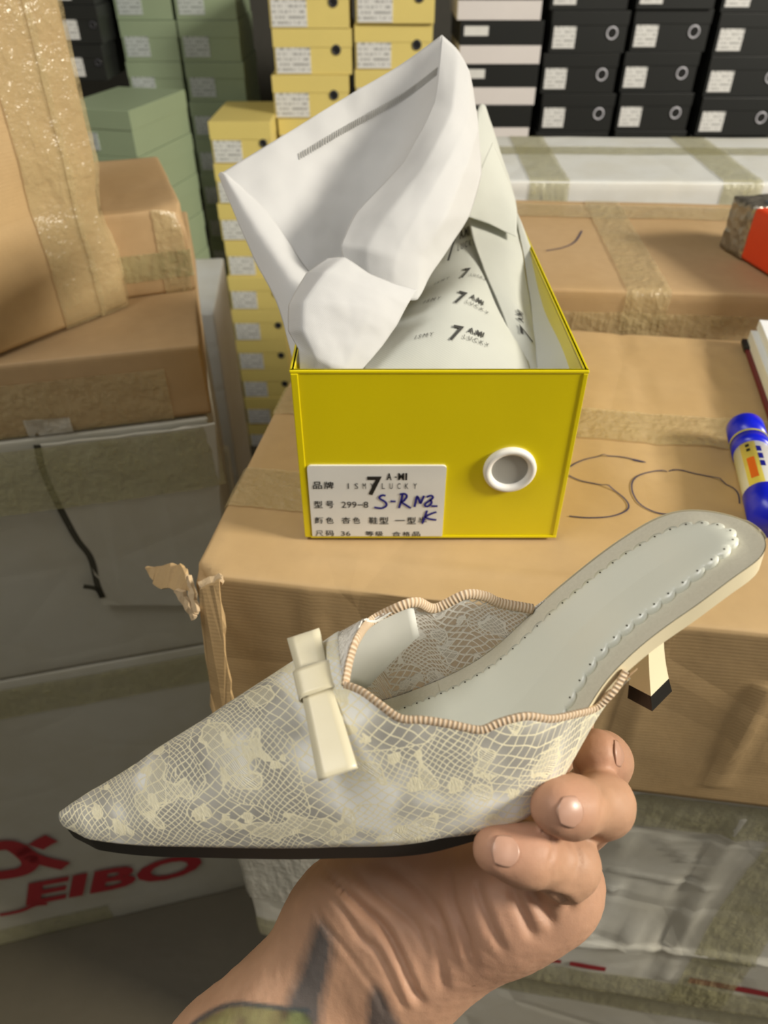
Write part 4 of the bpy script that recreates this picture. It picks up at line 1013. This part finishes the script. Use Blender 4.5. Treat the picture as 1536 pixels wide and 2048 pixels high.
# cut the forearm a little outside the frame and keep a closed end
def cam2w(P): P = np.asarray(P); return P@CW.T+np.array([0, 0, H])
def normals(V):
    d0 = sdf(V); g = np.stack([sdf(V+np.eye(3)[i]*1e-4)-d0 for i in range(3)], 1); return g/np.maximum(np.linalg.norm(g, axis=1), 1e-9)[:, None]
Nn = normals(V)
pix = np.stack([CX+F*V[:, 0]/V[:, 2], CY-F*V[:, 1]/V[:, 2]], 1); facing = (Nn*V).sum(1) < 0
# ---- skin folds: each crease is a line on the skin found where it is seen, then pressed into the surface in 3-D
bvh = BVHTree.FromPolygons([Vector(v) for v in V], [tuple(int(i) for i in f) for f in Fq])
def onskin(px, py):
    d = Vector(((px-CX)/F, -(py-CY)/F, 1.0)); r = bvh.ray_cast(Vector((0, 0, 0)), d.normalized()); return np.array(r[0]) if r[0] is not None else None
def groove(pts, depth, width, ridge=.35):
    S = [onskin(p.x, p.y) for p in spl([Vector((*p, 0)) for p in pts], 40)]; S = np.array([s for s in S if s is not None])
    if len(S) < 3: return np.zeros(len(V))
    dm = np.full(len(V), 9.)
    near = np.where((np.abs(V-S.mean(0)).max(1) < .09))[0]
    D = np.linalg.norm(V[near][:, None, :]-S[None], axis=2); dm[near] = D.min(1); e = D.argmin(1)
    fade = np.ones(len(V)); fade[near] = np.minimum(1, np.minimum(e, len(S)-1-e)/7+.15)
    return fade*(-depth*np.exp(-(dm/width)**2)+depth*ridge*np.exp(-((dm-2.2*width)/(1.4*width))**2)*(dm > .2*width))
off = np.zeros(len(V))
for pts, dp, wd_ in [([(646, 1740), (710, 1803), (765, 1854), (799, 1913), (828, 1981), (846, 2008)], .0020, .0016), ([(642, 1769), (680, 1811), (722, 1875), (756, 1905), (794, 1981), (812, 2022)], .0010, .0013),
    ([(621, 1790), (646, 1845), (688, 1896), (752, 1981), (770, 2030)], .0006, .0012), ([(700, 1730), (760, 1790), (830, 1850), (860, 1920)], .0009, .0016), ([(760, 1722), (830, 1770), (880, 1840), (905, 1930)], .0014, .0022), ([(900, 1735), (905, 1800), (930, 1870), (945, 1935)], .0013, .002),
    ([(952, 1758), (963, 1800), (985, 1860), (1010, 1905)], .0012, .0018), ([(1024, 1774), (1040, 1814), (1068, 1878)], .0015, .0018), ([(1058, 1780), (1080, 1814), (1110, 1850)], .0013, .0016), ([(1098, 1786), (1122, 1795), (1145, 1818)], .0014, .0016), ([(860, 1850), (880, 1920), (888, 1985)], .001, .0018),
    ([(1102, 1672), (1106, 1700), (1098, 1730)], .0006, .0011), ([(1200, 1565), (1206, 1600), (1200, 1650)], .0004, .0013), ([(1150, 1690), (1160, 1720), (1150, 1750)], .0005, .0011), ([(1222, 1480), (1228, 1510), (1218, 1540)], .0004, .001)]:
    off += groove(pts, dp, wd_)
fine_ = np.array([fbm(v, 130, 3) for v in V])*.00025+np.array([fbm((v[0]*1.3+v[1]*.7, v[1], v[2]*.5), 420, 2) for v in V])*.00010
V2 = V+Nn*(off+fine_)[:, None]
Wv_ = cam2w(V2)
skin = NT('skin'); v = skin.coord(); at = skin.n('ShaderNodeVertexColor', layer_name='skin_colour')
skin.set(Base_Color=at.outputs[0], Roughness=.54); skin.b.inputs['Subsurface Weight'].default_value = .12; skin.b.inputs['Subsurface Radius'].default_value = (.006, .0025, .0015); skin.b.inputs['Subsurface Scale'].default_value = .6
skin.b.inputs['Specular IOR Level'].default_value = .32
skin.bump(skin.math('ADD', skin.noise(v, 500, 3), skin.math('MULTIPLY', skin.noise(v, 1400, 2), .5)), .16, .0006)
o0 = cam2w([J['wr']])[0]
person = mobj('person', [Vector(p)-Vector(o0) for p in Wv_], [tuple(int(i) for i in f) for f in Fq], skin.m)
person.location = o0
tag(person, 'bare tattooed forearm and hand, fingers curled around the sole of the lace shoe', 'person')
# colour of the skin: palm pinker, tattoo ink on the forearm (a mask fixed to the skin)
def inpoly(P, poly):
    x, y = P[:, 0], P[:, 1]; r = np.zeros(len(P), bool); n = len(poly)
    for i in range(n):
        (x1, y1), (x2, y2) = poly[i], poly[(i+1) % n]
        c = ((y1 > y) != (y2 > y)); r ^= c & (x < (x2-x1)*(y-y1)/((y2-y1)+1e-9)+x1)
    return r
colr = np.tile(np.array([.47, .275, .170]), (len(V), 1))
nz = np.array([fbm(v, 55, 3) for v in V])[:, None]; colr *= 1+.16*nz
palm = np.exp(-((np.linalg.norm(V-cp(960, 1740, .30), axis=1)/.055)**2))[:, None]; colr = colr*(1-.55*palm)+np.array([.43, .225, .165])*.55*palm
for tip in ('rt', 'pt', 'mt'):
    w_ = np.exp(-((np.linalg.norm(V-J[tip], axis=1)/.014)**2))[:, None]; colr = colr*(1-.6*w_)+np.array([.47, .235, .165])*.6*w_
def soft(poly, k=9):
    s = np.zeros(len(V))
    for dx in (-k, 0, k):
        for dy in (-k, 0, k): s += inpoly(pix+np.array([dx, dy])+5*nz, poly)
    return (s/9*facing)[:, None]
ink = np.array([.045, .058, .066])
for poly, st, k in (([(632, 1835), (650, 1850), (668, 1880), (662, 1925), (648, 1980), (640, 2050), (612, 2100), (570, 2100), (570, 2015), (590, 1960), (612, 1900)], .86, 10), ([(752, 1968), (766, 1985), (800, 2050), (820, 2110), (720, 2110), (732, 2050), (738, 2000)], .8, 7)):
    m_ = soft(poly, k)*st; colr = colr*(1-m_)+ink*m_
m_ = soft([(384, 2060), (420, 2030), (470, 2010), (520, 2010), (610, 2022), (630, 2060), (560, 2120), (360, 2120)], 3)*.75; leafc = np.array([.13, .15, .05])*(1+.9*np.array([fbm(v, 160, 2) for v in V])[:, None]); colr = colr*(1-m_)+leafc*m_
lp_ = np.array([[p.x, p.y] for p in spl([Vector((a, b, 0)) for a, b in [(384, 2050), (420, 2025), (470, 2008), (530, 2012), (615, 2022)]], 60)])
d_ = np.linalg.norm(pix[:, None, :]-lp_[None], axis=2).min(1) if len(V) < 200000 else np.full(len(V), 99.)
m_ = (np.clip(1-(d_-2.5)/6, 0, 1)*facing)[:, None]*.85; colr = colr*(1-m_)+ink*m_
ca = person.data.color_attributes.new('skin_colour', 'FLOAT_COLOR', 'POINT')
ca.data.foreach_set('color', np.concatenate([np.clip(colr, 0, 1), np.ones((len(V), 1))], 1).astype(np.float32).ravel())
# ---- finger nails: shaped plates lying on the last joints
nailm = plain('nail', (.49, .285, .205, 1), .36); nailm.node_tree.nodes['Principled BSDF'].inputs['Coat Weight'].default_value = .05
def nail(a, b, r, nrm, l0, l1, half, tipw=.85):
    A, B = J[a], J[b]; ax_ = (B-A)/np.linalg.norm(B-A); n_ = np.array(nrm, float); n_ -= ax_*(n_@ax_); n_ /= np.linalg.norm(n_); s_ = np.cross(ax_, n_); mb = MB()
    def fn(u, v_):
        L = l0+(l1-l0)*u; th = (v_-.5)*2*half*(1-.25*(1-u)**2.5 - .12*max(0, u-.8)*5*.5)*(1.0 if .0 < u else .9)
        e = (2*v_-1)**2; L = L+(.0016*e if u < .3 else 0)*(1-u/.3)*1 - .0018*e*(u > .7)*((u-.7)/.3)
        p = B+ax_*L; bs = p+n_*.03*math.cos(th)+s_*.03*math.sin(th)
        dirv = p-bs; d = Vector(dirv/np.linalg.norm(dirv)); h_ = bvh.ray_cast(Vector(bs), d, .06)
        q = np.array(h_[0]) if h_[0] is not None else p
        return Vector(cam2w([q-np.array(d)*(.00012+.0004*max(0, u-.75))])[0]-o0)
    mb.grid(fn, 14, 13); o = mb.build('fingernail', nailm, person, True); solidify(o, .0003, 1); return o
nail('rdp', 'rt', .0098, (-.05, .25, -1), -.0010, .0072, .66)
nail('pdp', 'pt', .008, (-.1, .45, -1), -.0030, .0056, .66)
nail('mdp', 'mt', .0093, (.9, .15, -.45), -.003, .0055, .55)
# ================================================================== small things at the right
# orange carton-tape cutter block with a foil-like steel end
zBt = H-.321+.0022
p0 = at_z(1441, 493, zBt); 
ob = empty('tool_case', (p0.x, p0.y, zBt), math.radians(-79)); tag(ob, 'orange box with crumpled silver end at the right picture edge, on the flat brown carton', 'box')
orange = plain('orange_plastic', sr(226, 70, 30), .35)
hO = .060
MB().box((.042, 0, 0), (.20, .085, hO), .004).build('body', orange, ob, False)
q = NT('crumpled_foil'); v = q.coord(); vo = q.n('ShaderNodeTexVoronoi', feature='F1'); q.l(v, vo.inputs['Vector']); vo.inputs['Scale'].default_value = 85
q.set(Base_Color=sr(176, 170, 160), Metallic=.85, Roughness=.35); q.bump(q.math('ADD', vo.outputs[0], q.noise(v, 60, 4)), .7, .004)
mb = MB()
bm = bmesh.new(); bmesh.ops.create_cube(bm, size=1); bmesh.ops.subdivide_edges(bm, edges=bm.edges[:], cuts=9, use_grid_fill=True)
for vv in bm.verts:
    p = Vector((vv.co.x*.046+.022, (vv.co.y+.5)*.086-.0005, (vv.co.z+.5)*(hO+.001)))
    p += Vector((fbm(p, 90, 2), fbm(p+Vector((3, 0, 0)), 90, 2), fbm(p+Vector((0, 5, 0)), 90, 2)*.5))*.0022; p.z = max(p.z, 0); vv.co = p
mb.bm(bm).build('silver_end', q.m, ob, True)
MB().box((.030, .02, hO), (.048, .05, hO+.004), .001).build('top_clip', plain('steel_clip', sr(150, 156, 168), .3, Metallic=.7), ob)
# notebook: dark red cover, loose white pages
a = at_z(1483, 688, C1z+.003); yN = math.radians(12)
a1 = at_z(1545, 870, C1z+.003); yN = math.atan2(a1.y-a.y, a1.x-a.x)+PI/2
nb = empty('notebook', (a.x, a.y, C1z+.0035), yN); tag(nb, 'dark red covered notebook with white pages, lying at the right edge beside the marker', 'notebook')
MB().box((0, -.2, 0), (.15, 0, .003), .001).build('cover', plain('dark_red_cover', sr(104, 30, 34), .5), nb)
pg = plain('white_page', sr(232, 236, 240), .6)
MB().box((.004, -.197, .003), (.15, -.001, .016), .0006).build('page_block', pg, nb)
MB().box((.010, -.196, .0162), (.152, .004, .026), .0006).build('loose_sheets', plain('loose_page', sr(238, 242, 246), .6), nb)
MB().box((-.001, -.02, 0), (.006, .002, .005), .001).build('cover_corner', M['black_ink'], nb)
# marker pen: blue cap, white and yellow barrel
m0, m1 = at_z(1494, 872, C1z+.0168), at_z(1562, 1120, C1z+.0168)
mk = empty('marker_pen', m0); ax_ = (m1-m0).normalized(); mk.rotation_euler = (0, 0, math.atan2(ax_.y, ax_.x))
tag(mk, 'thick marker pen with bright blue cap and white yellow label, beside the notebook', 'marker pen')
def lathe(prof, n=36):
    mb = MB(); k = len(prof); mb.grid(lambda u, v: (prof[round(v*(k-1))][0], prof[round(v*(k-1))][1]*math.cos(2*PI*u), prof[round(v*(k-1))][1]*math.sin(2*PI*u)), n, k, True); return mb
R_m = .0145
bluep = plain('blue_plastic', sr(10, 28, 214), .3)
lathe([(-.016, 0), (-.016, R_m*.75), (-.0145, R_m*.93), (-.012, R_m), (.012, R_m*1.0), (.012, R_m*.97), (.0135, R_m*.97), (.0135, R_m*1.0), (.028, R_m*1.0), (.028, 0)]).build('cap', bluep, mk, True)
lathe([(.0115, R_m*1.012), (.0122, R_m*1.03), (.0134, R_m*1.03), (.0140, R_m*1.012)]).build('cap_ring', plain('gold_line', sr(176, 170, 96), .4), mk, True)
q = NT('marker_label'); v = q.coord(); s_ = q.n('ShaderNodeSeparateXYZ'); q.l(v, s_.inputs[0])
an = q.math('ARCTAN2', s_.outputs[1], s_.outputs[2])
ye = q.math('LESS_THAN', q.math('ABSOLUTE', q.math('ADD', an, .62)), .42)
q.set(Base_Color=q.mix(ye, sr(214, 216, 214), sr(222, 206, 92)), Roughness=.35)
bar = lathe([(.027, R_m*.93), (.0285, R_m*.93), (.0285, R_m*.95), (.075, R_m*.95), (.11, R_m*.95), (.112, R_m*.9), (.112, 0)]).build('barrel', q.m, mk, True)
lathe([(.084, R_m*.965), (.0845, R_m*.99), (.114, R_m*.99), (.116, 0)]).build('end_cap', bluep, mk, True)
mb = MB()
def patch(x0, x1, a0, a1, mat, nm):
    mb = MB(); mb.grid(lambda u, v: (x0+(x1-x0)*u, -R_m*.958*math.sin(a0+(a1-a0)*v), R_m*.958*math.cos(a0+(a1-a0)*v)), 6, 8); mb.build(nm, mat, bar, True)
patch(.050, .076, .42, .82, plain('orange_print', sr(226, 110, 30), .4), 'orange_panel')
def curved_text(body, x0, x1, a0, a1, mat):
    v, f = text_geo(body, 1, .03); X0, X1 = min(p.x for p in v), max(p.x for p in v); Y0, Y1 = min(p.y for p in v), max(p.y for p in v)
    V = []
    for p in v:
        x = x0+(x1-x0)*(p.x-X0)/(X1-X0); a_ = a0+(a1-a0)*(p.y-Y0)/(Y1-Y0); V.append((x, -R_m*.962*math.sin(a_), R_m*.962*math.cos(a_)))
    mobj('printed_mark', V, f, mat, bar, False)
curved_text('TH', .032, .047, .45, .75, M['black_ink']) if False else None
for x0 in (.036, .046, .056): patch(x0, x0+.007, -.05, .20, M['marker_blue'], 'blue_print')
for x0 in (.032, .038): patch(x0, x0+.0035, .52, .72, M['black_ink'], 'black_print')
# red tape dispenser on the near green stack
rd = empty('tape_dispenser', (kc.x-.155, kc.y+.07, kc.z+.001), math.radians(-6)); tag(rd, 'red tape dispenser lying on top of the nearer green shoe boxes', 'tape dispenser')
redp = plain('red_plastic', sr(206, 44, 22), .3)
mb = MB()
mb.grid(lambda u, v: (.062*math.copysign(abs(math.cos(2*PI*u))**.6, math.cos(2*PI*u))*(1-.12*v*v)*(1 if .0 < v < 1 else .9), .04*math.copysign(abs(math.sin(2*PI*u))**.7, math.sin(2*PI*u))*(1-.2*v*v)*(1 if 0 < v < 1 else .88), .06*v), 40, 9, True)
mb.add([(.054*math.cos(2*PI*k/24), .03*math.sin(2*PI*k/24), .06) for k in range(24)], [tuple(range(24))])
mb.build('body', redp, rd, True)
mb = MB(); mb.grid(lambda u, v: (.0+.034*math.cos(2*PI*u)*(.55+.45*math.sin(PI*v)), -.044-.004*math.sin(PI*v), .03+.026*math.sin(2*PI*u)*(.55+.45*math.sin(PI*v))), 32, 7, True); mb.build('tape_roll', redp, rd, True)
b = MB().box((.060, -.03, .0), (.07, .03, .055), .002).build('blade_holder', M['black_ink'], rd)
MB().box((.055, -.034, .040), (.072, -.026, .056), .001).build('clip', M['label'], rd); MB().box((.055, -.034, .004), (.072, -.026, .022), .001).build('clip', M['label'], rd)
